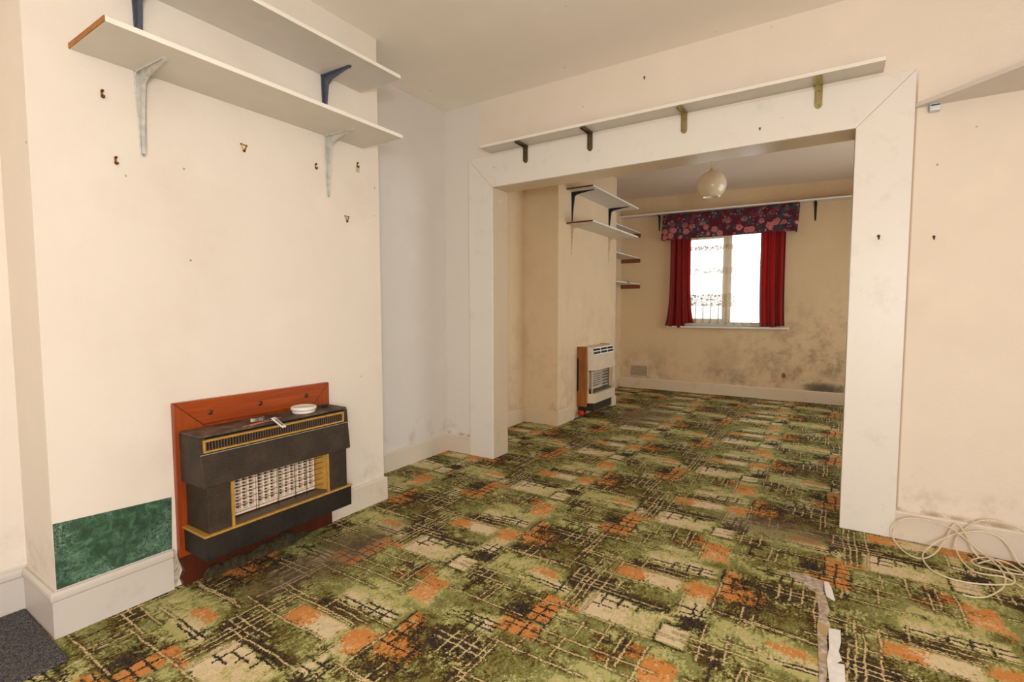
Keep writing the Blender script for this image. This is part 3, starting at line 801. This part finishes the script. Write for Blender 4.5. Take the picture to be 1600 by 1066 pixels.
# ------------------------------------------------------------------ pendant lamp
t = thing('pendant_lamp', 'cream glass globe lamp hanging from the rear ceiling', 'lamp', (-.95, 4.75, 2.58))
gr = .123; gc = (-.95, 4.75, 2.207)
prof = [(.001, gr*math.sin(R(-58)) + .004), (gr*math.cos(R(-58)) - .004, gr*math.sin(R(-58)) + .004)]
for k in range(29):
    a = R(-58) + (R(82) - R(-58))*k/28
    prof.append((gr*math.cos(a), gr*math.sin(a)))
m = MB(); m.lathe(prof, gc, 'z', 48, cap=False); m.build('globe', M['opal'], t, True, solid=.004)
m = MB(); zb0 = gr*math.sin(R(-58)); rb0 = gr*math.cos(R(-58))
m.lathe([(rb0 - .003, zb0 - .001), (rb0 + .0015, zb0 + .002), (rb0 + .004, zb0 + .007), (rb0 - .001, zb0 + .010)], gc, 'z', 48, cap=False)
m.build('globe_rim', M['opal'], t, True)
m = MB(); m.lathe([(.020, gr*.985), (.022, gr*1.01), (.021, gr*1.07), (.014, gr*1.13), (.012, gr*1.22), (.006, gr*1.25)], gc, 'z', 24); m.build('lamp_holder', M['cream_metal'], t, True)
m = MB(); m.tube([(gc[0], gc[1], gc[2] + gr*1.2), (gc[0], gc[1], 2.60)], .0035, 8); m.build('cord', M['cable'], t, True)
m = MB(); m.lathe([(.045, 2.57), (.042, 2.582), (.02, 2.60)], (gc[0], gc[1], 0), 'z', 24); m.build('ceiling_rose', M['white_plastic'], t, True)

# ------------------------------------------------------------------ air vent on the rear wall
t = thing('air_vent', 'painted louvred air vent low on the rear wall just past the heater', 'vent', (-2.275, YB, .25))
m = MB(); x0, x1, z0, z1 = -2.41, -2.145, .158, .335
m.box(x0, x1, YB - .008, YB, z0, z0 + .016); m.box(x0, x1, YB - .008, YB, z1 - .016, z1)
m.box(x0, x0 + .016, YB - .008, YB, z0 + .016, z1 - .016); m.box(x1 - .016, x1, YB - .008, YB, z0 + .016, z1 - .016)
m.build('frame', M['cream_metal'], t)
m = MB(); m.box(x0 + .016, x1 - .016, YB - .002, YB, z0 + .016, z1 - .016); m.build('backing', M['black'], t)
m = MB()
for k in range(9):
    z = z0 + .024 + k*.0162
    m.obox(((x0 + x1)/2, YB - .005, z), ((x1 - x0)/2 - .016, 0, 0), (0, .0035, -.003), (0, .001, .0032))
m.build('louvres', M['cream_metal'], t)

# ------------------------------------------------------------------ front gas fire and its wooden panel
YA, YZ = .905, 1.62
t = thing('fireplace_panel', 'orange varnished wooden panel on the wall behind the black gas fire', 'panel', (XC, 1.26, 0))
X0, X1 = XC + .0002, -2.156
iy0, iy1, iz = 1.012, 1.528, .640                        # inner ends of the mitres
m = MB(); m.prism([(X0, YA, .742), (X0, YZ, .738), (X0, iy1, iz), (X0, iy0, iz)], (X1 - X0, 0, 0)); m.build('top_rail', M['panel_wood'], t, bevel=.002)
gp = .0015
m = MB(); m.prism([(X0, YA, .12), (X0, YA, .742 - gp), (X0, iy0 - gp, iz - gp), (X0, iy0 - gp, .12)], (X1 - X0, 0, 0)); m.build('side_rail', M['panel_side'], t, bevel=.002)
m = MB(); m.prism([(X0, YZ, .12), (X0, YZ, .738 - gp), (X0, iy1 + gp, iz - gp), (X0, iy1 + gp, .12)], (X1 - X0, 0, 0)); m.build('side_rail', M['panel_side'], t, bevel=.002)
m = MB(); m.box(X0, X1 - .006, iy0, iy1, .12, iz - .002); m.build('middle_board', M['panel_side'], t)
m = MB(); m.prism([(X0, YA + .012, .0), (X0, YA + .004, .03), (X0, YA + .016, .06), (X0, YA + .001, .1195), (X0, YZ, .1195), (X0, YZ, 0)], (X1 - X0, 0, 0)); o = m.build('bottom_board', M['panel_low'], t); o['label'] = 'red-brown lower board with shade in its colour'
for y, z in ((1.041, .685), (1.256, .688), (1.488, .689)):
    sc = MB(); sc.lathe([(.0105, 0), (.010, .002), (.005, .005)], (X1, y, z), 'x', 14); sc.build('screw_cap', M['brass_dark'], t)

FY0, FY1, FX = .920, 1.604, -1.980
fire = thing('gas_fire', 'black gas fire with gold trim and white radiants on the near chimney breast', 'gas fire', (-2.07, 1.26, .14))
XW = X1 + .0005
# hood: slopes very slightly outwards to its lower edge
zt, zs1, zs0, zh = .630, .620, .556, .430
xt = -2.003
hx = lambda z: xt + (FX - xt)*(zt - z)/(zt - zh)
m = MB()
m.hull8([(XW, FY0, zh), (FX, FY0, zh), (hx(zs0), FY0, zs0), (XW, FY0, zs0)], [(XW, FY1, zh), (FX, FY1, zh), (hx(zs0), FY1, zs0), (XW, FY1, zs0)])
m.build('hood', M['charcoal'], fire, bevel=.003)
for y0, y1 in ((FY0, FY0 + .022), (FY1 - .018, FY1)):
    m = MB(); m.hull8([(XW, y0, zs0), (hx(zs0), y0, zs0), (hx(zs1), y0, zs1), (XW, y0, zs1)], [(XW, y1, zs0), (hx(zs0), y1, zs0), (hx(zs1), y1, zs1), (XW, y1, zs1)])
    m.build('cheek', M['charcoal'], fire)
m = MB(); m.hull8([(XW, FY0, zs1), (hx(zs1), FY0, zs1), (xt, FY0, zt), (XW, FY0, zt)], [(XW, FY1, zs1), (hx(zs1), FY1, zs1), (xt, FY1, zt), (XW, FY1, zt)])
o = m.build('top_plate', M['charcoal_top'], fire, bevel=.003); o['label'] = 'dust covered top'
m = MB(); m.box(XW, -2.03, FY0 + .022, FY1 - .018, zs0, zs1); m.build('outlet_recess', M['black'], fire)
gz0, gz1, gy0, gy1, gx = .563, .612, .932, 1.578, -1.990
m = MB(); r_ = .0075
m.box(gx - .022, gx, gy0, gy1, gz0, gz0 + r_); m.box(gx - .022, gx, gy0, gy1, gz1 - r_, gz1)
m.box(gx - .022, gx, gy0, gy0 + r_, gz0 + r_, gz1 - r_); m.box(gx - .022, gx, gy1 - r_, gy1, gz0 + r_, gz1 - r_)
fr = m.build('grille_frame', M['gold'], fire, bevel=.001); fr['label'] = 'gold frame of the outlet grille'
ns = 56; s0 = gy0 + r_ + .004; ds = (gy1 - gy0 - 2*r_ - .008)/(ns - 1)
me0 = None
for k in range(ns):
    if me0 is None:
        m = MB(); y = s0; m.box(gx - .02, gx - .005, y - .0025, y + .0025, gz0 + r_, gz1 - r_)
        me0 = m.build('grille_slat', M['slat'], fr, origin=(gx - .012, y, gz0)); me0.location = Vector((gx - .012, y, gz0)) - parent_loc(fire)
    else:
        q = me0.copy(); COL.objects.link(q); q.parent = fr; q.location = me0.location + Vector((0, ds*k, 0))
m = MB(); m.box(hx(zs0) - .006, hx(zs0) + .0015, FY0 + .001, FY1 - .001, zs0 - .0006, zs0 + .0008); m.build('hood_edge', M['grey_metal'], fire)
# body below the hood, with the radiant opening
by0, by1, bx, bz0, bz1 = .937, 1.586, -1.989, .2472, zh - .0002
oy0, oy1 = 1.032, 1.474
m = MB()
m.box(XW, bx, by0, oy0, bz0, bz1); m.build('side_column', M['charcoal'], fire, bevel=.002)
m = MB(); m.box(XW, bx, oy1, by1, bz0, bz1); m.build('side_column', M['charcoal'], fire, bevel=.002)
m = MB(); m.box(XW, -2.064, oy0, oy1, bz0, bz1); m.build('firebox_back', M['clay_dark'], fire)
m = MB(); m.box(-2.064, bx, oy0, oy1, bz0, bz0 + .012); m.build('hearth_tray', M['slat'], fire)
for sg, y in ((1, oy0), (-1, oy1)):
    m = MB(); m.box(bx - .004, bx + .006, y - .007 if sg > 0 else y - .004, y + .004 if sg > 0 else y + .007, bz0, bz1 - .001)
    m.hull8([(bx, y, bz0 + .012), (bx, y + sg*.002, bz0 + .012), (-2.062, y + sg*.030, bz0 + .012), (-2.062, y + sg*.028, bz0 + .012)],
            [(bx, y, bz1), (bx, y + sg*.002, bz1), (-2.062, y + sg*.030, bz1), (-2.062, y + sg*.028, bz1)])
    m.build('side_reflector', M['gold'], fire)
# four fireclay radiants: pierced slabs of three columns of slots
ry0, ry1 = oy0 + .028, oy1 - .034; rw = (ry1 - ry0)/4
def radiant(y0, y1):
    m = MB(); xf, xb_ = -2.036, -2.052; zb0, zb1 = bz0 + .018, bz1 - .004
    cols = 3; st = .0078; cw = (y1 - y0 - .004 - st*(cols + 1))/cols
    m.box(xb_, xf, y0 + .001, y0 + .001 + st, zb0, zb1); 
    ys = y0 + .001 + st
    rows = 10; base = .022; rh = (zb1 - zb0 - base)/rows
    for c_ in range(cols):
        for r2 in range(rows + 1):
            z = zb0 + base + r2*rh
            m.box(xb_, xf - .003, ys, ys + cw, z - .0021, z + .0019)
        m.box(xb_, xf, ys, ys + cw, zb0, zb0 + base - .004)
        ys += cw; m.box(xb_, xf, ys, ys + st, zb0, zb1); ys += st
    return m
for k in range(4): radiant(ry0 + k*rw, ry0 + (k+1)*rw).build('radiant', M['radiant'], fire)
gx2 = -2.008
gu = bpy.data.objects.new('wire_guard', None); COL.objects.link(gu); gu.parent = fire
for k in range(6):
    z = bz0 + .040 + k*.0255
    m = MB(); m.tube([(gx2 - .02, oy0 + .002, z), (gx2 - .01, oy0 + .004, z), (gx2, oy0 + .012, z), (gx2, oy1 - .012, z), (gx2 - .01, oy1 - .004, z), (gx2 - .02, oy1 - .002, z)], .0011, 6); m.build('guard_wire', M['wire'], gu)
for y in (oy0 + .115, oy0 + .205, oy0 + .285, oy1 - .10):
    m = MB(); m.tube([(gx2 + .002, y, bz0 + .012), (gx2 + .002, y, bz1)], .0014, 6); m.build('guard_wire', M['wire'], gu)
m = MB(); m.box(-2.036, -2.031, ry0, ry1, bz1 - .006, bz1 - .002); m.build('top_bar', M['steel'], fire)
# base with a gold rail on its upper edge
m = MB(); m.box(XW, FX, FY0 + .003, FY1, .145, .238); m.build('base', M['charcoal_dark'], fire, bevel=.003)
m = MB(); m.box(XW, FX + .005, FY0 - .004, FY1 + .004, .2384, .2470); o = m.build('base_rail', M['gold'], fire, bevel=.003); o['label'] = 'gold rail round the base'
m = MB(); m.lathe([(.030, 0), (.029, .0015)], (-2.075, 1.535, zt + .0002), 'z', 24); m.build('control_plate', M['charcoal_top'], fire)
m = MB(); m.obox((-2.075, 1.532, zt + .007), (.006, 0, 0), (0, .014, 0), (0, 0, .0055)); m.build('control_knob', M['black'], fire, bevel=.002)
# dust and rubble under the fire
m = MB(); rnd = random.Random(4)
def mound(u, v):
    y = .985 + (1.475 - .985)*u
    e = math.sin(math.pi*u)**.35; k = e*(.75 + .18*math.sin(u*9 + 1) + .14*math.sin(u*27))
    a = math.pi/2*v
    j = (rnd.random() - .5)*.005*(1 if 0 < v < 1 and 0 < u < 1 else 0)
    return (-2.1555 + .050*k*math.cos(a)**.8 + j, y, .0012 + .062*k*math.sin(a)**.8 + j*.6)
m.grid(mound, 110, 14)
o = m.build('dust_heap', M['debris'], None, True, origin=(-2.15, 1.23, 0)); tag(o, 'ridge of grey dust and fluff along the wall under the black gas fire', 'dust'); o['kind'] = 'stuff'
# broken plaster at the end of the near skirting
m = MB(); rnd = random.Random(9)
def crumb(u, v):
    a = u*2*math.pi; rr = (.55 + .45*rnd.random())
    return (XC + .002 + .012*math.sin(math.pi*v)*rr, .893 + .014*math.cos(a)*math.sin(math.pi*v)*rr + .002, .002 + .155*v)
m.grid(crumb, 12, 14); bmesh.ops.remove_doubles(m.bm, verts=m.bm.verts, dist=.0004)
tag(m.build('broken_plaster', M['plaster'], None, False, origin=(XC, .893, 0)), 'crumbling plaster between the near skirting end and the wooden panel', 'plaster')

# ------------------------------------------------------------------ things on the fire
sx, sy, sz = -2.062, 1.408, zt + .0006
t = thing('smoke_alarm', 'round white plastic disc lying on top of the black gas fire', 'smoke alarm', (sx, sy, sz))
m = MB(); m.lathe([(.046, 0), (.050, .003), (.051, .011), (.048, .013)], (sx, sy, sz), 'z', 40); m.build('base', M['white_plastic'], t, True)
m = MB(); m.lathe([(.049, .0135), (.056, .016), (.057, .024), (.054, .029), (.045, .031), (.043, .0295), (.0, .0295)], (sx, sy, sz), 'z', 40, cap=False); m.build('cover', M['white_plastic'], t, True)
m = MB(); m.lathe([(.003, .0298), (.0025, .031)], (sx, sy, sz), 'z', 10); m.build('button', M['grey_metal'], t)

t = thing('key_bunch', 'bunch of keys with a white tag lying on the black gas fire', 'keys', (-2.02, 1.19, zt))
zk = zt + .004
m = MB()
ring = [(-2.012 + .016*math.cos(a), 1.222 + .016*math.sin(a), zk + .004 + .003*math.sin(a)) for a in [2*math.pi*k/20 for k in range(20)]]
m.tube(ring, .0012, 6, closed=True); m.build('key_ring', M['steel'], t, True)
m = MB()
lp = [(-2.028 + .013*math.cos(a), 1.165 + .033*math.sin(a), zk + .008) for a in [2*math.pi*k/20 for k in range(20)]]
for a, b in zip(lp, lp[1:] + lp[:1]): m.prism([a, b, (b[0], b[1], b[2] + .014), (a[0], a[1], a[2] + .014)], (.0012, .0004, 0))
m.build('key_loop', M['steel'], t)
m = MB(); m.tube(spline([(-1.996, 1.085, zk), (-2.008, 1.12, zk), (-2.02, 1.17, zk), (-2.035, 1.2, zk), (-2.018, 1.21, zk), (-2.006, 1.165, zk), (-1.997, 1.115, zk)], 5), .002, 6)
o = m.build('key_cord', plain('pink_cord', srgb(190, 112, 92), .8, 0, .1, 80), t, True)
m = MB(); m.lathe([(.009, 0), (.009, .004)], (-2.022, 1.245, zk + .002), 'z', 14); m.build('key_fob', M['red'], t)
m = MB()
A = Vector((-2.006, 1.222, zk + .012)); B = Vector((-1.952, 1.240, zk - .026)); ax = (B - A).normalized(); sd = Vector((0, 0, 1)).cross(ax).normalized(); nn = ax.cross(sd)
m.obox((A + B)/2, ax*((B - A).length/2), sd*.0115, nn*.0022); tg = m.build('key_tag', M['white_plastic'], t, bevel=.0012)
m = MB()
for k in range(9):
    cpt = A + ax*(.016 + k*.0050); hl = .0062 if k % 3 else .0074
    m.obox(cpt + nn*.0024, ax*(.0019 if k % 2 else .0015), sd*hl, nn*.0003)
m.obox(A + ax*.008 + nn*.0024, ax*.0025, sd*.003, nn*.0003)
o = m.build('tag_print', plain('dark_print', srgb(40, 44, 62), .6), tg); o['label'] = 'dark printed marks on the tag'
m = MB(); kA = Vector((-2.03, 1.236, zk + .002)); m.lathe([(.009, -.001), (.009, .001)], kA, 'z', 12); m.box(kA.x - .003, kA.x + .003, kA.y + .008, kA.y + .036, kA.z - .001, kA.z + .001); m.build('key', M['steel'], t)

# ------------------------------------------------------------------ green marble strip
m = MB(); m.prism([(XC + .0005, .5365, .160), (XC + .0005, .5365, .391), (XC + .0005, .893, .369), (XC + .0005, .886, .150)], (.0025, 0, 0))
tag(m.build('marble_panel', M['marble'], None, origin=(XC, .71, .16)), 'dark green marbled vinyl strip stuck above the near skirting', 'wall panel')

# ------------------------------------------------------------------ hooks and nails on the walls
def hook(label, y, z, kind):
    t = thing('picture_hook', label, 'hook', (XC, y, z), 'picture hooks on the near chimney breast'); x = XC
    if kind == 'tri':
        m = MB(); m.tube([(x + .003, y - .012, z + .012), (x + .003, y + .012, z + .012), (x + .003, y + .003, z - .009), (x + .003, y - .003, z - .009)], .0032, 6, closed=True); m.build('ring_plate', M['brass'], t)
        for a, b in ((-.011, .013), (.011, .011)): m = MB(); m.lathe([(.0045, 0), (.004, .004)], (x, y + a, z + b), 'x', 10); m.build('nail', M['brass_dark'], t)
        m = MB(); m.box(x, x + .006, y - .005, y + .005, z - .018, z - .008); m.build('tongue', M['brass_dark'], t, bevel=.001)
    else:
        m = MB(); m.box(x, x + .002, y - .004, y + .004, z - .012, z + .012); m.build('plate', M['brass'], t, bevel=.0008)
        m = MB(); m.tube([(x, y, z + .009), (x + .009, y, z + .011)], [.0035, .0045], 8); m.build('nail', M['brass_dark'], t)
        m = MB(); m.tube(spline([(x + .002, y, z - .004), (x + .004, y, z - .011), (x + .010, y + .002, z - .012), (x + .012, y + .002, z - .005)], 4), .0033, 6); m.build('prong', M['brass_dark'], t)
    return t
hook('brass picture hook closest under the bare brown end of the lower shelf', .735, 1.863, 'plain')
hook('brass picture hook beside the bottom tip of the bracket nearest the brown shelf end', .765, 1.642, 'plain')
hook('larger triangular brass hook midway between the two grey brackets', 1.234, 1.811, 'tri')
hook('small dark brass hook just beside the grey bracket nearest the white alcove', 1.592, 1.816, 'plain')
t = hook('brass hook with a scrap of paper behind it, near the alcove corner', 1.851, 1.884, 'plain')
m = MB(); m.box(XC + .0003, XC + .001, 1.842, 1.866, 1.845, 1.882); m.build('paper_scrap', plain('old_paper', srgb(206, 180, 150), .9), t)
hook('small triangular brass hook, the lowest one, below the paper scrap', 1.775, 1.587, 'tri')
def nail(label, x, yw, z, s=1., mat='brass_dark', cat='nail', name='wall_nail'):
    m = MB(); m.lathe([(.004*s, 0), (.0055*s, -.003), (.0045*s, -.006)], (x, yw, z), 'y', 10)
    m.tube([(x, yw - .002, z), (x + .002, yw - .007, z - .008*s), (x, yw - .008, z - .014*s)], .0026*s, 6)
    tag(m.build(name, M[mat], None, True, origin=(x, yw, z)), label, cat)
nail('small tarnished hook high on the wall above the long shelf', -.99, YP, 2.48)
nail('dark hook on the upright white board beside the opening', .168, YT, 1.456, 1.2)
nail('small dark hook on the cream wall under the tapering shelf', .374, YP, 1.439)
nail('small nail on the white lintel board below the long shelf', -.36, YT, 2.06, .8)
m = MB(); x, y, z = OX0, 3.07, 1.90
m.lathe([(.007, 0), (.006, .003)], (x, y, z), 'x', 12); m.tube(spline([(x + .002, y, z), (x + .014, y, z - .002), (x + .018, y, z - .012), (x + .012, y, z - .020), (x + .006, y, z - .014)], 4), .0034, 6)
tag(m.build('cup_hook', M['white_plastic'], None, True, origin=(x, y, z)), 'white cup hook inside the opening, near its top corner', 'hook')

# ------------------------------------------------------------------ rear gas heater
ht = thing('gas_heater', 'cream gas heater with wood-effect sides on the rear chimney breast', 'gas heater', (-2.08, 4.9, .09))
HY0, HY1 = 4.605, 5.215
XH = XB + .0005
m = MB(); m.box(XH, -2.072, HY0, HY0 + .02, .118, .728); m.build('side_panel', M['heater_wood'], ht, bevel=.004)
m = MB(); m.box(XH, -2.072, HY1 - .02, HY1, .118, .728); m.build('side_panel', M['heater_wood'], ht, bevel=.004)
m = MB(); arc = [(XH + .0205*math.cos(a)*1., .595 + .02*math.sin(a)) for a in [math.pi/2*k/5 for k in range(6)]]
m.prism([(XH, HY0 - .0012, .27), (XH + .018, HY0 - .0012, .275), (XH + .0205, HY0 - .0012, .29)] + [(p[0], HY0 - .0012, p[1]) for p in arc], (0, .0018, 0)); m.build('side_slot', M['black'], ht)
iy0, iy1 = HY0 + .0203, HY1 - .0203
fz0, fz1 = .488, .722
m = MB()                                                  # sloping cream hood
a0, a1 = -2.028, -1.992
m.hull8([(XH, iy0, fz0), (-2.06, iy0, fz0), (a1, iy0 + .03, fz0), (a1, iy1 - .0, fz0), (-2.06, iy1, fz0), (XH, iy1, fz0)],
        [(XH, iy0, fz1), (-2.075, iy0, fz1), (a0, iy0 + .02, fz1), (a0, iy1 - .012, fz1), (-2.075, iy1, fz1), (XH, iy1, fz1)])
m.build('hood', M['cream_enamel'], ht, bevel=.003)
sl = Vector((a1 - a0, 0, fz0 - fz1)).normalized(); nrm = Vector((-sl.z, 0, sl.x)).normalized()
if nrm.x < 0: nrm = -nrm
m = MB(); gy0, gy1 = iy0 + .035, iy1 - .02
c0 = Vector((a0, (gy0 + gy1)/2, fz1))
m.obox(c0 + sl*.042 + nrm*.0005, (0, (gy1 - gy0)/2, 0), sl*.034, nrm*.002); m.build('outlet_slots', M['black'], ht)
m = MB()
for k in range(3): m.obox(c0 + sl*(.010 + .032*k) + nrm*.004, (0, (gy1 - gy0)/2, 0), sl*.005, nrm*.003)
for k in (.33, .68): m.obox(Vector((a0, gy0 + (gy1 - gy0)*k, fz1)) + sl*.042 + nrm*.003, (0, .004, 0), sl*.034, nrm*.0025)
m.build('outlet_bars', M['laminate_edge'], ht)
m = MB(); m.box(XH, -2.12, iy0, iy1, .2507, fz0 - .001); m.build('firebox_back', M['reflector'], ht)
m = MB(); m.box(-2.12, -2.060, iy0 + .09, iy0 + .36, .285, .465)
m.build('radiant_block', M['radiant'], ht)
m = MB()
for r2 in range(6):
    for c_ in range(7): m.box(-2.061, -2.0585, iy0 + .103 + c_*.036, iy0 + .124 + c_*.036, .315 + r2*.023, .327 + r2*.023)
m.build('radiant_slots', M['clay_dark'], ht)
m = MB()
for r2 in range(6): m.box(-2.12, -2.07, iy0 + .36, iy1 - .03, .285 + r2*.032, .297 + r2*.032)
m.build('side_louvres', M['grey_metal'], ht)
m = MB(); m.hull8([(-2.12, iy0 + .04, .25), (-2.035, iy0 + .04, .25), (-2.035, iy1, .25), (-2.12, iy1, .25)], [(-2.12, iy0 + .04, .30), (-2.10, iy0 + .04, .30), (-2.10, iy1, .30), (-2.12, iy1, .30)]); m.build('ash_tray', M['zinc'], ht)
m = MB(); m.box(-2.033, -2.030, iy0 + .03, iy1 - .004, .252, fz0 - .001); m.build('glass_front', M['heater_glass'], ht)
m = MB(); m.box(-2.09, -2.033, iy0 + .027, iy0 + .03, .252, fz0 - .001); m.build('glass_side', M['heater_glass'], ht)
for q in ((-2.036, -2.026, iy0 + .018, iy0 + .03), (-2.036, -2.028, iy1 - .006, iy1), (XH, -2.06, iy0, iy0 + .012)): m = MB(); m.box(*q, .251, fz0 - .001); m.build('glass_frame', M['cream_metal'], ht)
m = MB(); m.hull8([(XH, iy0, .155), (-2.065, iy0, .155), (-2.0, iy0 + .03, .155), (-2.0, iy1 + .012, .155), (XH, iy1 + .012, .155)], [(XH, iy0, .2505), (-2.065, iy0, .2505), (-2.0, iy0 + .03, .2505), (-2.0, iy1 + .012, .2505), (XH, iy1 + .012, .2505)])
m.build('base', M['cream_enamel'], ht, bevel=.003)
m = MB(); m.box(-2.10, -2.0, iy1 - .075, iy1 + .045, .05, .1549); m.build('corner_leg', M['cream_enamel'], ht, bevel=.003)
m = MB(); m.box(XH, -2.012, iy0 + .012, iy1 - .076, .075, .1548); m.build('plinth', M['heater_dark'], ht)
m = MB(); m.tube([(-2.02, iy0 + .1, .068), (-2.02, iy1 - .06, .066)], .005, 8); m.build('gas_pipe', M['steel'], ht)
for y in (iy0 + .05, iy1 - .1): m = MB(); m.box(-2.16, -2.12, y, y + .02, 0, .075); m.build('foot', M['heater_dark'], ht)
m = MB(); cx, cy, cz = -2.125, 4.60, .052
m.lathe([(.0, -.028), (.022, -.026), (.030, -.018), (.032, 0), (.030, .018), (.022, .026), (0, .028)], (cx, cy, cz), 'y', 20, cap=False); m.build('valve_wheel', M['red'], ht, True)['label'] = 'red valve wheel under the heater'
m = MB(); m.tube([(cx, cy + .02, cz), (cx, cy + .1, cz)], .008, 8); m.build('valve_stem', M['brass_dark'], ht)

# ------------------------------------------------------------------ on the floor
m = MB(); m.prism([(-2.474, -.75, .0005), (-2.474, .518, .0005), (-1.998, .512, .0005), (-2.000, -.75, .0005)], (0, 0, .010))
tag(m.build('floor_mat', M['mat'], None, origin=(-2.24, -.1, 0), bevel=.003), 'grey carpet mat beside the near skirting, below the green marbled strip', 'mat')
def flat_piece(name, label, cat, pts, h, mat, z0=.0006):
    cx = sum(p[0] for p in pts)/len(pts); cy = sum(p[1] for p in pts)/len(pts)
    m = MB(); m.prism([(x, y, z0) for x, y in pts], (0, 0, h)); return tag(m.build(name, mat, None, origin=(cx, cy, 0)), label, cat)
flat_piece('cement_strip', 'narrow strip of bare cement along a split in the carpet, beside a white strip', 'floor patch',
  [(-.123, 2.348), (-.069, 2.363), (-.015, 2.342), (.004, 2.335), (.002, 2.26), (.012, 2.20), (.024, 2.12), (.017, 2.07), (.027, 2.013), (.016, 1.93), (.022, 1.82), (.018, 1.694), (.016, 1.2), (-.006, 1.2), (.0, 1.683), (-.006, 1.85), (-.013, 1.988), (-.008, 2.08), (-.018, 2.191), (-.022, 2.23), (-.045, 2.24), (-.07, 2.29), (-.115, 2.308)], .002, M['cement'])
flat_piece('plaster_chip', 'chipped white flake lying at the end of the bare cement strip', 'floor patch',
  [(.004, 2.325), (.018, 2.330), (.026, 2.30), (.033, 2.26), (.040, 2.195), (.030, 2.20), (.012, 2.215), (.006, 2.26)], .006, M['paper'], .003)
flat_piece('torn_strip', 'torn white strip with a notched edge lying on the patterned carpet', 'floor patch',
  [(.021, 1.99), (.056, 1.998), (.057, 1.928), (.050, 1.87), (.058, 1.826), (.042, 1.800), (.065, 1.806), (.066, 1.72), (.067, 1.2), (.030, 1.2), (.026, 1.695), (.018, 1.80), (.024, 1.87)], .003, M['paper'], .003)
ca = [(.457,2.512,.006),(.475,2.505,.006),(.52,2.528,.006),(.561,2.584,.006),(.604,2.666,.007),(.625,2.749,.013),(.621,2.845,.02),(.581,2.93,.035),(.521,2.93,.086),(.475,2.93,.117),(.405,2.93,.132),(.343,2.93,.13),(.299,2.93,.11),(.274,2.93,.069),(.273,2.93,.023),(.292,2.859,.006),(.324,2.79,.006),(.364,2.781,.006),(.407,2.837,.010),(.452,2.935,.025),(.476,2.945,.087),(.497,2.95,.132),(.52,2.945,.116),(.542,2.94,.079),(.56,2.93,.03),
  (.60,2.90,.006),(.72,2.86,.006),(.80,2.90,.02),(.80,2.95,.10),(.715,2.955,.155),(.668,2.955,.170),(.618,2.955,.176),(.571,2.955,.159),(.533,2.955,.119),(.504,2.95,.069),(.499,2.93,.03),(.505,2.837,.015),(.531,2.762,.006),(.576,2.742,.012),(.616,2.743,.016),(.647,2.739,.006),(.669,2.697,.006),(.74,2.66,.006),(.86,2.72,.006),(.84,2.84,.006),(.717,2.907,.012),
  (.686,2.94,.057),(.651,2.95,.101),(.599,2.95,.12),(.556,2.945,.113),(.499,2.94,.09),(.441,2.93,.047),(.389,2.876,.012),(.366,2.775,.012),(.38,2.691,.006),(.42,2.642,.006),(.476,2.63,.006),(.543,2.65,.006),(.601,2.67,.013),(.639,2.706,.012),(.655,2.768,.013),(.64,2.857,.018),(.619,2.896,.025),(.592,2.913,.018),(.558,2.891,.010),(.54,2.853,.010),(.557,2.817,.010),(.609,2.806,.012),(.659,2.794,.018),(.698,2.826,.012),(.684,2.873,.016),(.649,2.902,.022),(.614,2.893,.020),(.56,2.84,.014)]
m = MB(); m.tube(spline(ca, 7), .0033, 8)
tag(m.build('cable', M['cable'], None, True, origin=(.5, 2.75, 0)), 'loose coil of cream cable on the carpet against the skirting', 'cable')

# ------------------------------------------------------------------ daylight, lamp, camera
wd = bpy.data.worlds.new('daylight'); scene.world = wd; wd.use_nodes = True
bg = wd.node_tree.nodes['Background']; bg.inputs[0].default_value = (.94, .97, 1., 1); bg.inputs[1].default_value = 3.6
def portal(name, loc, sx, sy, rot):
    l = bpy.data.lights.new(name, 'AREA'); l.shape = 'RECTANGLE'; l.size = sx; l.size_y = sy; l.cycles.is_portal = True
    o = bpy.data.objects.new(name, l); COL.objects.link(o); o.location = loc; o.rotation_euler = rot; return o
portal('rear_window_portal', ((WX0 + WX1)/2, YB + .27, (WZ0 + WZ1)/2), WX1 - WX0, WZ1 - WZ0, (R(-90), 0, 0))
portal('added_front_opening_portal', (XR + .19, (FY_0 + FY_1)/2, (FZ0 + FZ1)/2), FZ1 - FZ0, FY_1 - FY_0, (0, R(90), 0))  # daylight through the added opening beside the camera
portal('added_rear_opening_portal', (XRR + .13, (RY0 + RY1)/2, (RZ0 + RZ1)/2), RZ1 - RZ0, RY1 - RY0, (0, R(90), 0))  # daylight through the added opening of the rear room
l = bpy.data.lights.new('unseen_main_light', 'POINT'); l.energy = 136; l.color = (1., .985, 1.03); l.shadow_soft_size = .22
o = bpy.data.objects.new('unseen_main_light', l); COL.objects.link(o); o.location = (.82, -.74, 1.15)  # unseen main light behind the camera, its kind and place assumed

cam = bpy.data.cameras.new('camera'); co = bpy.data.objects.new('camera', cam); COL.objects.link(co)
cam.sensor_fit = 'HORIZONTAL'; cam.sensor_width = 36.; cam.lens = 36.*779.67/1600; cam.clip_start = .02
yaw, pitch, roll = .5721, .0638, -.0012
fw = Vector((-math.sin(yaw)*math.cos(pitch), math.cos(yaw)*math.cos(pitch), -math.sin(pitch)))
rt = Vector((math.cos(yaw), math.sin(yaw), 0)); up = rt.cross(fw)
r2 = rt*math.cos(roll) + up*math.sin(roll); u2 = -rt*math.sin(roll) + up*math.cos(roll)
mw = Matrix((r2, u2, -fw)).transposed().to_4x4(); mw.translation = (0, 0, 1.1097); co.matrix_world = mw
scene.camera = co
vs = scene.view_settings; vs.view_transform = 'Standard'; vs.look = 'None'; vs.exposure = 0.; vs.gamma = 1.; vs.use_curve_mapping = False
